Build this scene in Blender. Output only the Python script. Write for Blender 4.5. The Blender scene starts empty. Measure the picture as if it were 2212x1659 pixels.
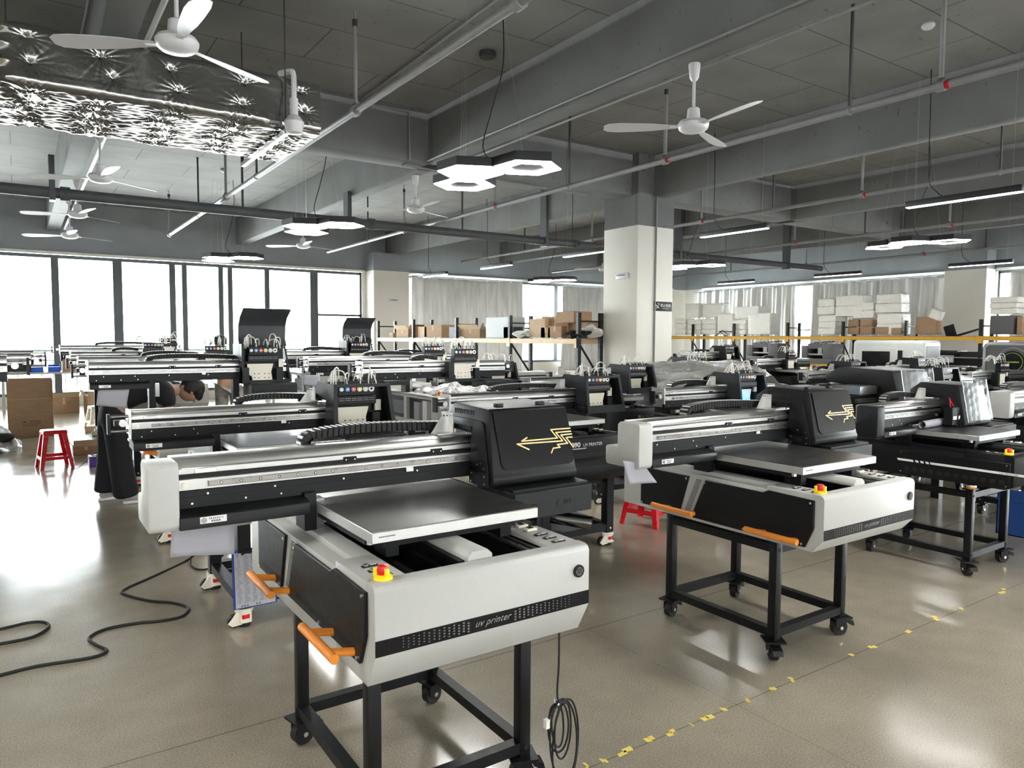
import bpy, bmesh, math, random
import numpy as np
from mathutils import Vector, Matrix
random.seed(7); rng = np.random.RandomState(5)
PI = math.pi
S = bpy.context.scene
COL = S.collection
# ---------------- camera, world, exposure ----------------
F = 1569.0; CX, CY = 1106.0, 829.5; EYE = 1.6
YAW, PIT, ROL = math.radians(34.2), math.radians(-3.6), math.radians(.29)
fw = Vector((math.sin(YAW)*math.cos(PIT), math.cos(YAW)*math.cos(PIT), math.sin(PIT)))
rt = Vector((math.cos(YAW), -math.sin(YAW), 0)); up = rt.cross(fw)
rt2 = math.cos(ROL)*rt+math.sin(ROL)*up; up2 = -math.sin(ROL)*rt+math.cos(ROL)*up
cam = bpy.data.cameras.new('camera'); cam.lens = F/2212*36; cam.sensor_width = 36; cam.clip_start = .05; cam.clip_end = 200
co = bpy.data.objects.new('camera', cam); COL.objects.link(co)
M = Matrix((rt2, up2, -fw)).transposed().to_4x4(); M.translation = Vector((0, 0, EYE)); co.matrix_world = M
S.camera = co
def W(px, py, **k):
    'the point of the room seen at a place of the photograph, on a plane x=, y= or z='
    d = fw+rt2*((px-CX)/F)-up2*((py-CY)/F); a, v = list(k.items())[0]; i = 'xyz'.index(a)
    o = Vector((0, 0, EYE)); return o+d*((v-o[i])/d[i])
wd = bpy.data.worlds.new('overcast sky'); S.world = wd; wd.use_nodes = True
bg = wd.node_tree.nodes['Background']; bg.inputs[0].default_value = (.93, .97, 1, 1); bg.inputs[1].default_value = 11.5
S.view_settings.view_transform = 'Standard'; S.view_settings.look = 'None'; S.view_settings.gamma = 1
S.view_settings.exposure = 1.35
LAMP = 18.0
def portal(loc, rot, sx, sy):
    l = bpy.data.lights.new('daylight', 'AREA'); l.shape = 'RECTANGLE'; l.size = sx; l.size_y = sy; l.cycles.is_portal = True
    o = bpy.data.objects.new('daylight', l); o.location = loc; o.rotation_euler = rot; COL.objects.link(o)
portal((2.6, 19.95, 1.9), (PI/2, 0, 0), 11.6, 3.3)          # the big bank of windows faces the room
portal((15.5, 19.95, 2.1), (PI/2, 0, 0), 12.0, 2.9)
portal((21.75, 8.0, 2.1), (PI/2, 0, -PI/2), 24.0, 2.9)

portal((7.3, -6.15, 1.75), (-PI/2, 0, 0), 28.0, .42)  # sampling portal for the added rear window strip

# ---------------- materials ----------------
MC = {}
def mat(name, col, rough=.5, metal=0., noise=0., nscale=12., coat=0., bump=0., trans=0., emit=0., ior=1.45, spec=.5, alpha=1., aniso=None):
    if name in MC: return MC[name]
    m = bpy.data.materials.new(name); m.use_nodes = True; nt = m.node_tree; N = nt.nodes; L = nt.links; p = N['Principled BSDF']
    c = (col[0], col[1], col[2], 1); p.inputs['Base Color'].default_value = c
    p.inputs['Roughness'].default_value = rough; p.inputs['Metallic'].default_value = metal
    p.inputs['Coat Weight'].default_value = coat; p.inputs['Coat Roughness'].default_value = .06
    p.inputs['Transmission Weight'].default_value = trans; p.inputs['IOR'].default_value = ior
    p.inputs['Specular IOR Level'].default_value = spec; p.inputs['Alpha'].default_value = alpha
    tc = N.new('ShaderNodeTexCoord'); nz = N.new('ShaderNodeTexNoise'); nz.inputs['Scale'].default_value = nscale; nz.inputs['Detail'].default_value = 5
    mp = N.new('ShaderNodeMapping'); L.new(tc.outputs['Object'], mp.inputs[0]); L.new(mp.outputs[0], nz.inputs['Vector'])
    if aniso: mp.inputs['Scale'].default_value = aniso
    if emit > 0:
        p.inputs['Emission Color'].default_value = c; p.inputs['Emission Strength'].default_value = emit
    if noise > 0:
        mx = N.new('ShaderNodeMixRGB'); mx.blend_type = 'MULTIPLY'; mx.inputs[0].default_value = 1; mx.inputs[1].default_value = c
        rp = N.new('ShaderNodeMapRange'); rp.inputs['From Min'].default_value = .3; rp.inputs['From Max'].default_value = .7
        rp.inputs['To Min'].default_value = 1-noise; rp.inputs['To Max'].default_value = 1.0+noise*.3
        L.new(nz.outputs[0], rp.inputs[0]); L.new(rp.outputs[0], mx.inputs[2]); L.new(mx.outputs[0], p.inputs['Base Color'])
        r2 = N.new('ShaderNodeMapRange'); r2.inputs['To Min'].default_value = max(0, rough-.08); r2.inputs['To Max'].default_value = rough+.1
        L.new(nz.outputs[0], r2.inputs[0]); L.new(r2.outputs[0], p.inputs['Roughness'])
    if bump > 0:
        b = N.new('ShaderNodeBump'); b.inputs['Strength'].default_value = bump; b.inputs['Distance'].default_value = .01
        L.new(nz.outputs[0], b.inputs['Height']); L.new(b.outputs[0], p.inputs['Normal'])
    MC[name] = m; return m
WHITE = mat('white powder coat', (.475, .475, .452), .42, noise=.03, nscale=60, bump=.02)
BLACK = mat('black powder coat', (.0065, .007, .008), .42, noise=.2, nscale=40, spec=.3)
DARK = mat('charcoal powder coat', (.012, .0135, .0155), .46, noise=.2, nscale=30, spec=.35)
GLOSS = mat('black acrylic', (.004, .004, .006), .12, spec=.4)
RUB = mat('black rubber', (.009, .009, .009), .6, noise=.2)
ALU = mat('brushed aluminium', (.58, .58, .565), .30, 1, noise=.02, nscale=6, aniso=(1, 60, 60))
ALUL = mat('milled aluminium edge', (.66, .66, .64), .36, .8, noise=.08, nscale=20)
STEEL = mat('steel rail', (.34, .335, .32), .28, 1, noise=.02, nscale=10)
PLATE = mat('anodised bed plate', (.20, .20, .20), .30, .9, noise=.25, nscale=3, aniso=(1, 5, 1))
BOLT = mat('bright bolt', (.8, .8, .8), .25, 1)
ORANGE = mat('orange paint', (.82, .27, .03), .38, noise=.1)
YEL = mat('yellow plastic', (.95, .72, .02), .35)
RED = mat('red plastic', (.72, .01, .02), .28, noise=.05)
GOLD = mat('gold print', (.95, .66, .30), .4)
WPRINT = mat('white print', (.8, .8, .8), .5); GPRINT = mat('grey print', (.16, .16, .16), .5)
TUBE = mat('milky tubing', (.75, .74, .68), .3)
DBLUE = mat('dark blue board', (.012, .035, .20), .4)
BLUE = mat('blue plastic', (.01, .10, .62), .35); NAVY = mat('navy plastic', (.012, .045, .17), .4)
CREAM = mat('cream plastic', (.78, .74, .62), .4)
PAPER = mat('paper', (.40, .40, .44), .8, noise=.05, nscale=200)
CARD = mat('cardboard', (.42, .27, .16), .8, noise=.15, nscale=5, aniso=(1, 1, 6))
CARDL = mat('pale cardboard', (.66, .50, .33), .8, noise=.1, nscale=5)
FOAM = mat('white foam wrap', (.93, .91, .85), .35, noise=.06, nscale=9, bump=.6)
BAG = mat('white plastic bag', (.80, .80, .78), .35, noise=.1, nscale=12, bump=.6)
SILV = mat('silver curtain', (.88, .88, .86), .5, .0, noise=.18, nscale=3, aniso=(3, 3, .4))
RACKB = mat('black rack steel', (.010, .011, .014), .45, noise=.2)
RACKY = mat('yellow rack beam', (.78, .42, .04), .5, noise=.1, nscale=4)
RACKW = mat('faded orange rack beam', (.85, .62, .36), .5, noise=.2, nscale=2)
FANW = mat('white enamel', (.72, .72, .74), .35)
PIPE = mat('grey painted pipe', (.26, .26, .26), .45, noise=.1, nscale=6)
PIPED = mat('dark grey pipe', (.075, .08, .085), .5, noise=.1, nscale=6)
HANG = mat('dark hanger steel', (.05, .05, .05), .6)
LED = mat('lit diffuser', (1, .985, .945), .5, emit=LAMP)
LBODY = mat('lamp housing', (.018, .02, .022), .5)
WALLC = mat('cream wall paint', (.84, .81, .74), .75, noise=.04, nscale=2)
WALLG = mat('grey wall paint', (.30, .325, .345), .8, noise=.12, nscale=1.5)
FRAME = mat('window frame', (.09, .105, .11), .45)  # base colour lightened to stand in for glare around the mullions
GREY = mat('mid grey casing', (.13, .13, .135), .5, noise=.05); LGREY = mat('light grey casing', (.42, .45, .44), .45, noise=.05)
SCREEN = mat('dark screen', (.004, .004, .006), .15)
UVL = mat('blue lamp glow', (.05, .45, 1), .4, emit=3.0)
GREEN = mat('green print', (.45, .65, .12), .5)
PURPLE = mat('purple plastic', (.10, .05, .30), .4)
SKIN = mat('skin', (.42, .25, .17), .55, noise=.08); HAIR = mat('black hair', (.012, .011, .011), .5, noise=.3, nscale=60, bump=.5)
CLOTHK = mat('black cloth', (.014, .015, .019), .85, noise=.3, nscale=15, bump=.3)
CAMO = mat('grey patterned cloth', (.30, .29, .27), .85, noise=.6, nscale=9)
SHOE = mat('grey shoe', (.55, .52, .50), .6, noise=.3, nscale=25)
def clear_mat(name, tint, gl, rough, bump):
    m = bpy.data.materials.new(name); m.use_nodes = True; nt = m.node_tree; N = nt.nodes; L = nt.links
    N.remove(N['Principled BSDF']); out = N['Material Output']
    t = N.new('ShaderNodeBsdfTransparent'); t.inputs[0].default_value = (*tint, 1)
    g = N.new('ShaderNodeBsdfGlossy'); g.inputs['Roughness'].default_value = rough; mx = N.new('ShaderNodeMixShader')
    lw = N.new('ShaderNodeLayerWeight'); lw.inputs[0].default_value = gl
    nz = N.new('ShaderNodeTexNoise'); nz.inputs['Scale'].default_value = 7; nz.inputs['Detail'].default_value = 6; nz.inputs['Distortion'].default_value = 2
    tc = N.new('ShaderNodeTexCoord'); L.new(tc.outputs['Object'], nz.inputs['Vector'])
    if bump:
        b = N.new('ShaderNodeBump'); b.inputs['Strength'].default_value = bump; b.inputs['Distance'].default_value = .05
        L.new(nz.outputs[0], b.inputs['Height']); L.new(b.outputs[0], g.inputs['Normal']); L.new(b.outputs[0], lw.inputs['Normal'])
    L.new(lw.outputs['Facing' if bump else 'Fresnel'], mx.inputs[0]); L.new(t.outputs[0], mx.inputs[1]); L.new(g.outputs[0], mx.inputs[2])
    if bump:
        df = N.new('ShaderNodeBsdfDiffuse'); df.inputs[0].default_value = (.85, .85, .83, 1); m2 = N.new('ShaderNodeMixShader'); m2.inputs[0].default_value = .16
        L.new(mx.outputs[0], m2.inputs[1]); L.new(df.outputs[0], m2.inputs[2]); L.new(m2.outputs[0], out.inputs[0])
    else: L.new(mx.outputs[0], out.inputs[0])
    return m
GLASS = clear_mat('window glass', (.97, .99, .98), .35, .02, 0)
WRAP = clear_mat('clear plastic wrap', (.90, .90, .90), .5, .2, 1.0)
FILM = clear_mat('clear stretch film', (.93, .93, .93), .05, .28, 0)
def concrete(name, base, seam, dark):
    m = mat(name, base, .85, noise=.22, nscale=1.3, bump=.15); nt = m.node_tree; N = nt.nodes; L = nt.links; p = N['Principled BSDF']
    src = p.inputs['Base Color'].links[0].from_socket
    tc = N.new('ShaderNodeTexCoord'); br = N.new('ShaderNodeTexBrick'); L.new(tc.outputs['Object'], br.inputs['Vector'])
    br.inputs['Scale'].default_value = 1; br.inputs['Brick Width'].default_value = seam[0]; br.inputs['Row Height'].default_value = seam[1]; br.inputs['Mortar Size'].default_value = .008
    br.inputs['Color1'].default_value = (1, 1, 1, 1); br.inputs['Color2'].default_value = (.9, .9, .9, 1); br.inputs['Mortar'].default_value = (.3, .3, .3, 1)
    n2 = N.new('ShaderNodeTexNoise'); n2.inputs['Scale'].default_value = 9; n2.inputs['Detail'].default_value = 8
    mp = N.new('ShaderNodeMapping'); mp.inputs['Scale'].default_value = (1, 3, 1); L.new(tc.outputs['Object'], mp.inputs[0]); L.new(mp.outputs[0], n2.inputs['Vector'])
    r = N.new('ShaderNodeValToRGB'); r.color_ramp.elements[0].position = .27; r.color_ramp.elements[0].color = (dark, dark, dark, 1); r.color_ramp.elements[1].position = .33
    L.new(n2.outputs[0], r.inputs[0])
    a = N.new('ShaderNodeMixRGB'); a.blend_type = 'MULTIPLY'; a.inputs[0].default_value = .8; L.new(src, a.inputs[1]); L.new(br.outputs[0], a.inputs[2])
    b = N.new('ShaderNodeMixRGB'); b.blend_type = 'MULTIPLY'; b.inputs[0].default_value = .7; L.new(a.outputs[0], b.inputs[1]); L.new(r.outputs[0], b.inputs[2])
    L.new(b.outputs[0], p.inputs['Base Color']); return m
SLAB = concrete('slab concrete', (.30, .30, .29), (1.8, .9), .2)
BEAM = concrete('beam concrete', (.20, .203, .20), (2.4, 9), .3)
def floor_mat():
    m = mat('polished concrete floor', (.21, .195, .165), .2); nt = m.node_tree; N = nt.nodes; L = nt.links; p = N['Principled BSDF']
    tc = N.new('ShaderNodeTexCoord')
    def noise(sc, det, lo, hi, a, b):
        n = N.new('ShaderNodeTexNoise'); n.inputs['Scale'].default_value = sc; n.inputs['Detail'].default_value = det; L.new(tc.outputs['Object'], n.inputs['Vector'])
        r = N.new('ShaderNodeMapRange'); r.inputs[1].default_value = lo; r.inputs[2].default_value = hi; r.inputs[3].default_value = a; r.inputs[4].default_value = b
        L.new(n.outputs[0], r.inputs[0]); return r.outputs[0]
    def mul(a, b, f=1):
        x = N.new('ShaderNodeMixRGB'); x.blend_type = 'MULTIPLY'; x.inputs[0].default_value = f; L.new(a, x.inputs[1]); L.new(b, x.inputs[2]); return x.outputs[0]
    c = N.new('ShaderNodeRGB'); c.outputs[0].default_value = (.335, .295, .228, 1)
    o = mul(c.outputs[0], noise(.8, 3, .3, .7, .76, 1.14)); o = mul(o, noise(6, 3, .3, .7, .93, 1.05)); o = mul(o, noise(140, 3, .3, .7, .72, 1.2))
    sx = N.new('ShaderNodeSeparateXYZ'); L.new(tc.outputs['Object'], sx.inputs[0])
    def joint(sock, at, per, w):
        a = N.new('ShaderNodeMath'); a.operation = 'SUBTRACT'; L.new(sock, a.inputs[0]); a.inputs[1].default_value = at
        b = N.new('ShaderNodeMath'); b.operation = 'PINGPONG'; L.new(a.outputs[0], b.inputs[0]); b.inputs[1].default_value = per
        g = N.new('ShaderNodeMapRange'); L.new(b.outputs[0], g.inputs[0]); g.inputs[1].default_value = w*.4; g.inputs[2].default_value = w; g.inputs[3].default_value = .45; g.inputs[4].default_value = 1
        return g.outputs[0]
    o = mul(o, joint(sx.outputs[1], 3.0, 2.1, .006), .8); o = mul(o, joint(sx.outputs[0], 2.56, 2.1, .005), .3); o = mul(o, joint(sx.outputs[1], 2.0, 8, .005), .7)
    L.new(o, p.inputs['Base Color']); L.new(noise(2.5, 3, .3, .7, .13, .20), p.inputs['Roughness'])
    p.inputs['Specular IOR Level'].default_value = .9
    b = N.new('ShaderNodeBump'); b.inputs['Strength'].default_value = .12; b.inputs['Distance'].default_value = .004
    n = N.new('ShaderNodeTexNoise'); n.inputs['Scale'].default_value = 2.2; n.inputs['Detail'].default_value = 7; L.new(tc.outputs['Object'], n.inputs['Vector']); L.new(n.outputs[0], b.inputs['Height']); pass
    return m
FLOOR = floor_mat()
def foil_mat():
    m = mat('crinkled foil', (.42, .42, .41), .2, 1); nt = m.node_tree; N = nt.nodes; L = nt.links; p = N['Principled BSDF']
    tc = N.new('ShaderNodeTexCoord'); n = N.new('ShaderNodeTexNoise'); n.inputs['Scale'].default_value = 5; n.inputs['Detail'].default_value = 8; n.inputs['Distortion'].default_value = 1.2
    b = N.new('ShaderNodeBump'); b.inputs['Strength'].default_value = .25; b.inputs['Distance'].default_value = .02
    L.new(tc.outputs['Object'], n.inputs['Vector']); L.new(n.outputs[0], b.inputs['Height']); L.new(b.outputs[0], p.inputs['Normal']); return m
FOIL = foil_mat()

# ---------------- geometry helpers ----------------
class MB:
    def __init__(s): s.b = bmesh.new(); s.m = []
    def mi(s, m):
        if m not in s.m: s.m.append(m)
        return s.m.index(m)
    def _fin(s, vs, m, bev, seg=2, sel=None):
        i = s.mi(m); fs = set(f for v in vs for f in v.link_faces)
        for f in fs: f.material_index = i; f.smooth = True
        if bev > 0:
            es = set(e for v in vs for e in v.link_edges)
            if sel: es = [e for e in es if sel(e)]
            r = bmesh.ops.bevel(s.b, geom=list(es), offset=bev, segments=seg, profile=.5, affect='EDGES', clamp_overlap=True)
            for f in r['faces']: f.material_index = i; f.smooth = True
    def box(s, x0, x1, y0, y1, z0, z1, m, bev=0, seg=2, rot=None, at=None):
        v = [s.b.verts.new((x, y, z)) for x in (x0, x1) for y in (y0, y1) for z in (z0, z1)]
        for q in ((0, 1, 3, 2), (4, 6, 7, 5), (0, 4, 5, 1), (2, 3, 7, 6), (0, 2, 6, 4), (1, 5, 7, 3)): s.b.faces.new([v[k] for k in q])
        if rot is not None:
            R = rot.to_matrix() if hasattr(rot, 'to_matrix') else rot; c = Vector(at) if at else Vector(((x0+x1)/2, (y0+y1)/2, (z0+z1)/2))
            for k in v: k.co = c+R @ (k.co-c)
        s._fin(v, m, bev, seg)
    def prism(s, poly, ax, a0, a1, m, bev=0, seg=2, shear=None):
        'polygon extruded along ax; poly holds the other two coordinates in xyz order'
        def P(p, a): return {'x': (a, p[0], p[1]), 'y': (p[0], a, p[1]), 'z': (p[0], p[1], a)}[ax]
        A = [s.b.verts.new(P(p, a0)) for p in poly]; B = [s.b.verts.new(P(p, a1)) for p in poly]; n = len(poly)
        s.b.faces.new(A); s.b.faces.new(B[::-1])
        for k in range(n): s.b.faces.new((A[k], B[k], B[(k+1) % n], A[(k+1) % n]))
        if shear:
            for v in A+B: v.co = Vector(shear(v.co))
        bmesh.ops.recalc_face_normals(s.b, faces=list(set(f for v in A+B for f in v.link_faces)))
        s._fin(A+B, m, bev, seg)
    def cyl(s, p0, p1, r, m, n=16, r2=None, cap=True):
        p0, p1 = Vector(p0), Vector(p1); d = (p1-p0); q = d.to_track_quat('Z', 'Y'); r2 = r if r2 is None else r2
        A = [s.b.verts.new(p0+q @ Vector((r*math.cos(t), r*math.sin(t), 0))) for t in [2*PI*k/n for k in range(n)]]
        B = [s.b.verts.new(p1+q @ Vector((r2*math.cos(t), r2*math.sin(t), 0))) for t in [2*PI*k/n for k in range(n)]]
        for k in range(n): s.b.faces.new((A[k], A[(k+1) % n], B[(k+1) % n], B[k]))
        if cap: s.b.faces.new(A[::-1]); s.b.faces.new(B)
        s._fin(A+B, m, 0)
    def tube(s, pts, r, m, n=8, smooth=True, closed=False):
        P = [Vector(p) for p in pts]
        if smooth and len(P) > 2:
            Q = []; N_ = len(P)
            for i in range(N_ if closed else N_-1):
                a, b, c, d = (P[(i-1) % N_] if closed or i else P[0]), P[i], P[(i+1) % N_], (P[(i+2) % N_] if closed or i+2 < N_ else P[-1])
                for t in (0, .25, .5, .75): Q.append(.5*((2*b)+(-a+c)*t+(2*a-5*b+4*c-d)*t*t+(-a+3*b-3*c+d)*t**3))
            if not closed: Q.append(P[-1])
            P = Q
        rings = []; prev = None
        for i, p in enumerate(P):
            t = (P[(i+1) % len(P)] if closed or i+1 < len(P) else p)-(P[i-1] if closed or i else p)
            if t.length < 1e-9: t = Vector((0, 0, 1))
            t.normalize()
            u = (prev-t*prev.dot(t)) if prev else t.orthogonal()
            if u.length < 1e-6: u = t.orthogonal()
            u.normalize(); prev = u; w = t.cross(u)
            rings.append([s.b.verts.new(p+r*(u*math.cos(2*PI*k/n)+w*math.sin(2*PI*k/n))) for k in range(n)])
        i_ = s.mi(m); R = len(rings)
        for i in range(R if closed else R-1):
            a, b = rings[i], rings[(i+1) % R]
            for k in range(n):
                f = s.b.faces.new((a[k], a[(k+1) % n], b[(k+1) % n], b[k])); f.smooth = True; f.material_index = i_
        if not closed:
            for c in (rings[0][::-1], rings[-1]): s.b.faces.new(c).material_index = i_
    def lathe(s, prof, c, m, n=24):
        i_ = s.mi(m); rings = [[s.b.verts.new((c[0]+r*math.cos(2*PI*k/n), c[1]+r*math.sin(2*PI*k/n), c[2]+z)) for k in range(n)] for r, z in prof]
        for a, b in zip(rings, rings[1:]):
            for k in range(n): f = s.b.faces.new((a[k], a[(k+1) % n], b[(k+1) % n], b[k])); f.smooth = True; f.material_index = i_
        for c_ in (rings[0][::-1], rings[-1]): s.b.faces.new(c_).material_index = i_
    def blob(s, c, r, m, amp=.15, seed=0, sub=3):
        g = bmesh.ops.create_icosphere(s.b, subdivisions=sub, radius=1); i_ = s.mi(m); R = np.random.RandomState(seed)
        ph = R.rand(7, 4)*6.28; fr = 1+R.rand(7, 3)*4
        for v in g['verts']:
            q = v.co; k = 1+amp*sum(math.sin(fr[j][0]*q.x+ph[j][0])*math.sin(fr[j][1]*q.y+ph[j][1])*math.sin(fr[j][2]*q.z+ph[j][2]) for j in range(7))
            v.co = Vector((c[0]+q.x*k*r[0], c[1]+q.y*k*r[1], c[2]+q.z*k*r[2]))
        for f in set(f for v in g['verts'] for f in v.link_faces): f.material_index = i_; f.smooth = True
    def ribbon(s, pts, w, m, frame, th=.0012):
        'flat line work: pts 2-D, frame(u, z, out) -> xyz'
        for a, b in zip(pts, pts[1:]):
            a, b = Vector(a), Vector(b); d = (b-a).normalized(); n = Vector((-d.y, d.x))*w/2; a = a-d*w*.35; b = b+d*w*.35
            c = [a+n, b+n, b-n, a-n]; lo = [s.b.verts.new(frame(q.x, q.y, 0)) for q in c]; hi = [s.b.verts.new(frame(q.x, q.y, th)) for q in c]
            s.b.faces.new(hi)
            for k in range(4): s.b.faces.new((lo[k], lo[(k+1) % 4], hi[(k+1) % 4], hi[k]))
            s._fin(lo+hi, m, 0)
    def text(s, txt, size, m, frame, shear=0, align='LEFT', spacing=1, th=.0008, bold=0):
        c = bpy.data.curves.new('t', 'FONT'); c.body = txt; c.size = size; c.shear = shear; c.align_x = align; c.space_character = spacing; c.offset = bold; c.resolution_u = 3
        o = bpy.data.objects.new('t', c); COL.objects.link(o); bpy.context.view_layer.update()
        me = bpy.data.meshes.new_from_object(o.evaluated_get(bpy.context.evaluated_depsgraph_get()))
        i_ = s.mi(m); vs = [s.b.verts.new(frame(v.co.x, v.co.y, th)) for v in me.vertices]
        for p in me.polygons:
            try: f = s.b.faces.new([vs[k] for k in p.vertices]); f.material_index = i_
            except ValueError: pass
        bpy.data.objects.remove(o); bpy.data.curves.remove(c); bpy.data.meshes.remove(me)
    def xf(s, fn):
        for v in s.b.verts: v.co = Vector(fn(v.co))
    def mesh(s, name):
        me = bpy.data.meshes.new(name); bmesh.ops.remove_doubles(s.b, verts=s.b.verts[:], dist=1e-6); s.b.to_mesh(me); s.b.free()
        for m in s.m: me.materials.append(m)
        try: me.set_sharp_from_angle(angle=math.radians(38))
        except Exception: pass
        return me
    def build(s, name, parent=None, loc=None): return put(name, s.mesh(name), parent, loc)
def put(name, me, parent=None, loc=None):
    o = bpy.data.objects.new(name, me); COL.objects.link(o)
    if parent: o.parent = parent
    if loc is not None: o.location = loc
    return o
def tag(o, label, cat, group=None):
    o['label'] = label; o['category'] = cat
    if group: o['group'] = group
    return o
def thing(name, label, cat, loc=(0, 0, 0), rz=0, group=None):
    o = bpy.data.objects.new(name, None); o.empty_display_size = .1; COL.objects.link(o); o.location = loc; o.rotation_euler.z = rz
    return tag(o, label, cat, group)
def struct(o): o['kind'] = 'structure'; return o
CACHE = {}
def cached(key, name, fn):
    if key not in CACHE: b = MB(); fn(b); CACHE[key] = b.mesh(name)
    return CACHE[key]
def part(key, name, fn, parent, loc=None): return put(name, cached(key, name, fn), parent, loc)

# ---------------- the room ----------------
X0, X1, Y0, Y1, ZC = -7.0, 21.6, -6.0, 19.8, 4.68
b = MB(); b.box(X0-1, X1+3, Y0, Y1+2.2, -.2, 0, FLOOR); struct(b.build('floor'))
b = MB(); b.box(X0, X1+.4, Y0, Y1+.4, ZC, ZC+.2, SLAB); struct(b.build('ceiling'))
b = MB(); b.box(X0-.2, X0, Y0, Y1, 0, ZC, WALLC); struct(b.build('wall_left'))
b = MB(); b.box(X0, X1+.4, Y0-.2, Y0, 0, 1.55, WALLC); b.box(X0, X1+.4, Y0-.2, Y0, 2.0, ZC, WALLC); struct(b.build('wall_back'))
b = MB(); b.box(X0, X1+.4, Y0-.12, Y0-.06, 1.95, 2.0, FRAME)
for k in range(15): b.box(X0+k*2, X0+k*2+.08, Y0-.12, Y0-.06, 1.55, 1.95, FRAME)
struct(b.build('window_5'))  # unseen window strip, added to fill surfaces that face the viewer
# far wall: the grey band over the windows, kerb, pilaster
b = MB(); b.box(X0, X1+.3, Y1, Y1+.35, 3.5, ZC, WALLG); b.box(X0, 8.3, Y1, Y1+.35, 0, .22, WALLC); b.box(8.24, X1+.3, Y1, Y1+.35, 0, .8, WALLC)
b.box(8.24, 9.66, Y1, Y1+.35, .8, 3.5, WALLC); b.box(20.9, 21.9, Y1, Y1+.35, .8, 3.5, WALLC); struct(b.build('wall_far'))
b = MB(); b.box(X1, X1+.35, Y0, Y1+.3, 3.5, ZC, WALLG); b.box(X1, X1+.35, Y0, Y1, 0, .8, WALLC); b.box(X1, X1+.35, 8.86, 10.0, .8, 3.5, WALLC); b.box(X1, X1+.35, 18.9, Y1+.3, .8, 3.5, WALLC); struct(b.build('wall_right'))
b = MB(); b.box(8.35, 9.45, 19.25, Y1-.002, 0, 3.5, WALLC); b.box(8.35, 9.45, 19.25, Y1-.002, 3.5, 4.0, WALLG)
struct(b.build('wall_pilaster_far'))
b = MB(); b.box(X1-.5, X1-.002, 8.9, 9.95, 0, 3.5, WALLC); b.box(X1-.5, X1-.002, 8.9, 9.95, 3.5, 4.0, WALLG); struct(b.build('wall_pilaster_right'))
b = MB(); b.box(8.6, 9.44, 8.945, 9.79, 0, 3.5, WALLC, .006); b.box(8.6, 9.44, 8.945, 9.79, 3.501, ZC-.002, BEAM); struct(b.build('wall_column'))
# concrete beams
n = 0
for x in (-7.5, -3.35, .62, 4.77, 8.95, 12.95, 17.1):
    b = MB(); b.box(x, x+.25, Y0, Y1-.002, 4.0, ZC-.002, BEAM, .008); n += 1; struct(b.build('trim_%d' % n))
for y, w in ((.4, .42), (9.1, .42)):
    b = MB(); b.box(X0, X1-.002, y, y+w, 4.0, ZC-.003, BEAM, .008); n += 1; struct(b.build('trim_%d' % n))
b = MB(); b.box(X0, 8.3, Y1-.07, Y1-.002, 3.47, 3.53, WALLC); b.box(9.66, 20.9, Y1-.07, Y1-.002, 3.47, 3.53, WALLC); n += 1; struct(b.build('trim_%d' % n))
b = MB(); b.box(X1-.07, X1-.002, 10.0, 18.9, 3.47, 3.53, WALLC); b.box(X1-.07, X1-.002, Y0, 8.86, 3.47, 3.53, WALLC); n += 1; struct(b.build('trim_%d' % n))
# windows
def window(k, ax, a0, a1, z0, z1, mull, trans=()):
    'frame and glass in a wall; ax is the axis it runs along'
    b = MB(); y = (Y1 if ax == 'x' else X1)+.12
    def bx(p0, p1, q0, q1, d=.035):
        if ax == 'x': b.box(p0, p1, y-d, y+d, q0, q1, FRAME)
        else: b.box(y-d, y+d, p0, p1, q0, q1, FRAME)
    bx(a0, a1, z0, z0+.07); bx(a0, a1, z1-.08, z1); bx(a0, a0+.05, z0, z1); bx(a1-.05, a1, z0, z1)
    for m_ in mull: bx(m_[0], m_[0]+m_[1], z0, z1, .045)
    for t in trans: bx(t[0], t[1], t[2], t[2]+.06)
    o = struct(b.build('window_%d' % k)); b = MB()
    if ax == 'x': b.box(a0, a1, y-.004, y+.004, z0, z1, GLASS)
    else: b.box(y-.004, y+.004, a0, a1, z0, z1, GLASS)
    b.build('window_pane', o)
window(1, 'x', X0, 8.24, .22, 3.47, [(-5.6, .12), (-4.3, .12), (-3.0, .12), (-1.75, .12), (-.5, .13), (.68, .15), (1.93, .2), (3.17, .14), (3.46, .12), (4.33, .12), (4.56, .12), (5.5, .13), (6.74, .22)], [(6.9, 8.24, 2.2)])
window(2, 'x', 9.66, 20.9, .8, 3.47, [(11.2, .1), (13.2, .1), (15.25, .14), (17.2, .1), (19.0, .1)], [(9.66, 20.9, 1.9)])
window(3, 'y', 10.0, 18.9, .8, 3.47, [(12.3, .1), (14.2, .1), (16.5, .1)], [(10, 18.9, 1.9)])
window(4, 'y', Y0, 8.86, .8, 3.47, [(-3, .1), (0, .1), (3, .1), (6, .1)], [(Y0, 8.86, 1.9)])
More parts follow.
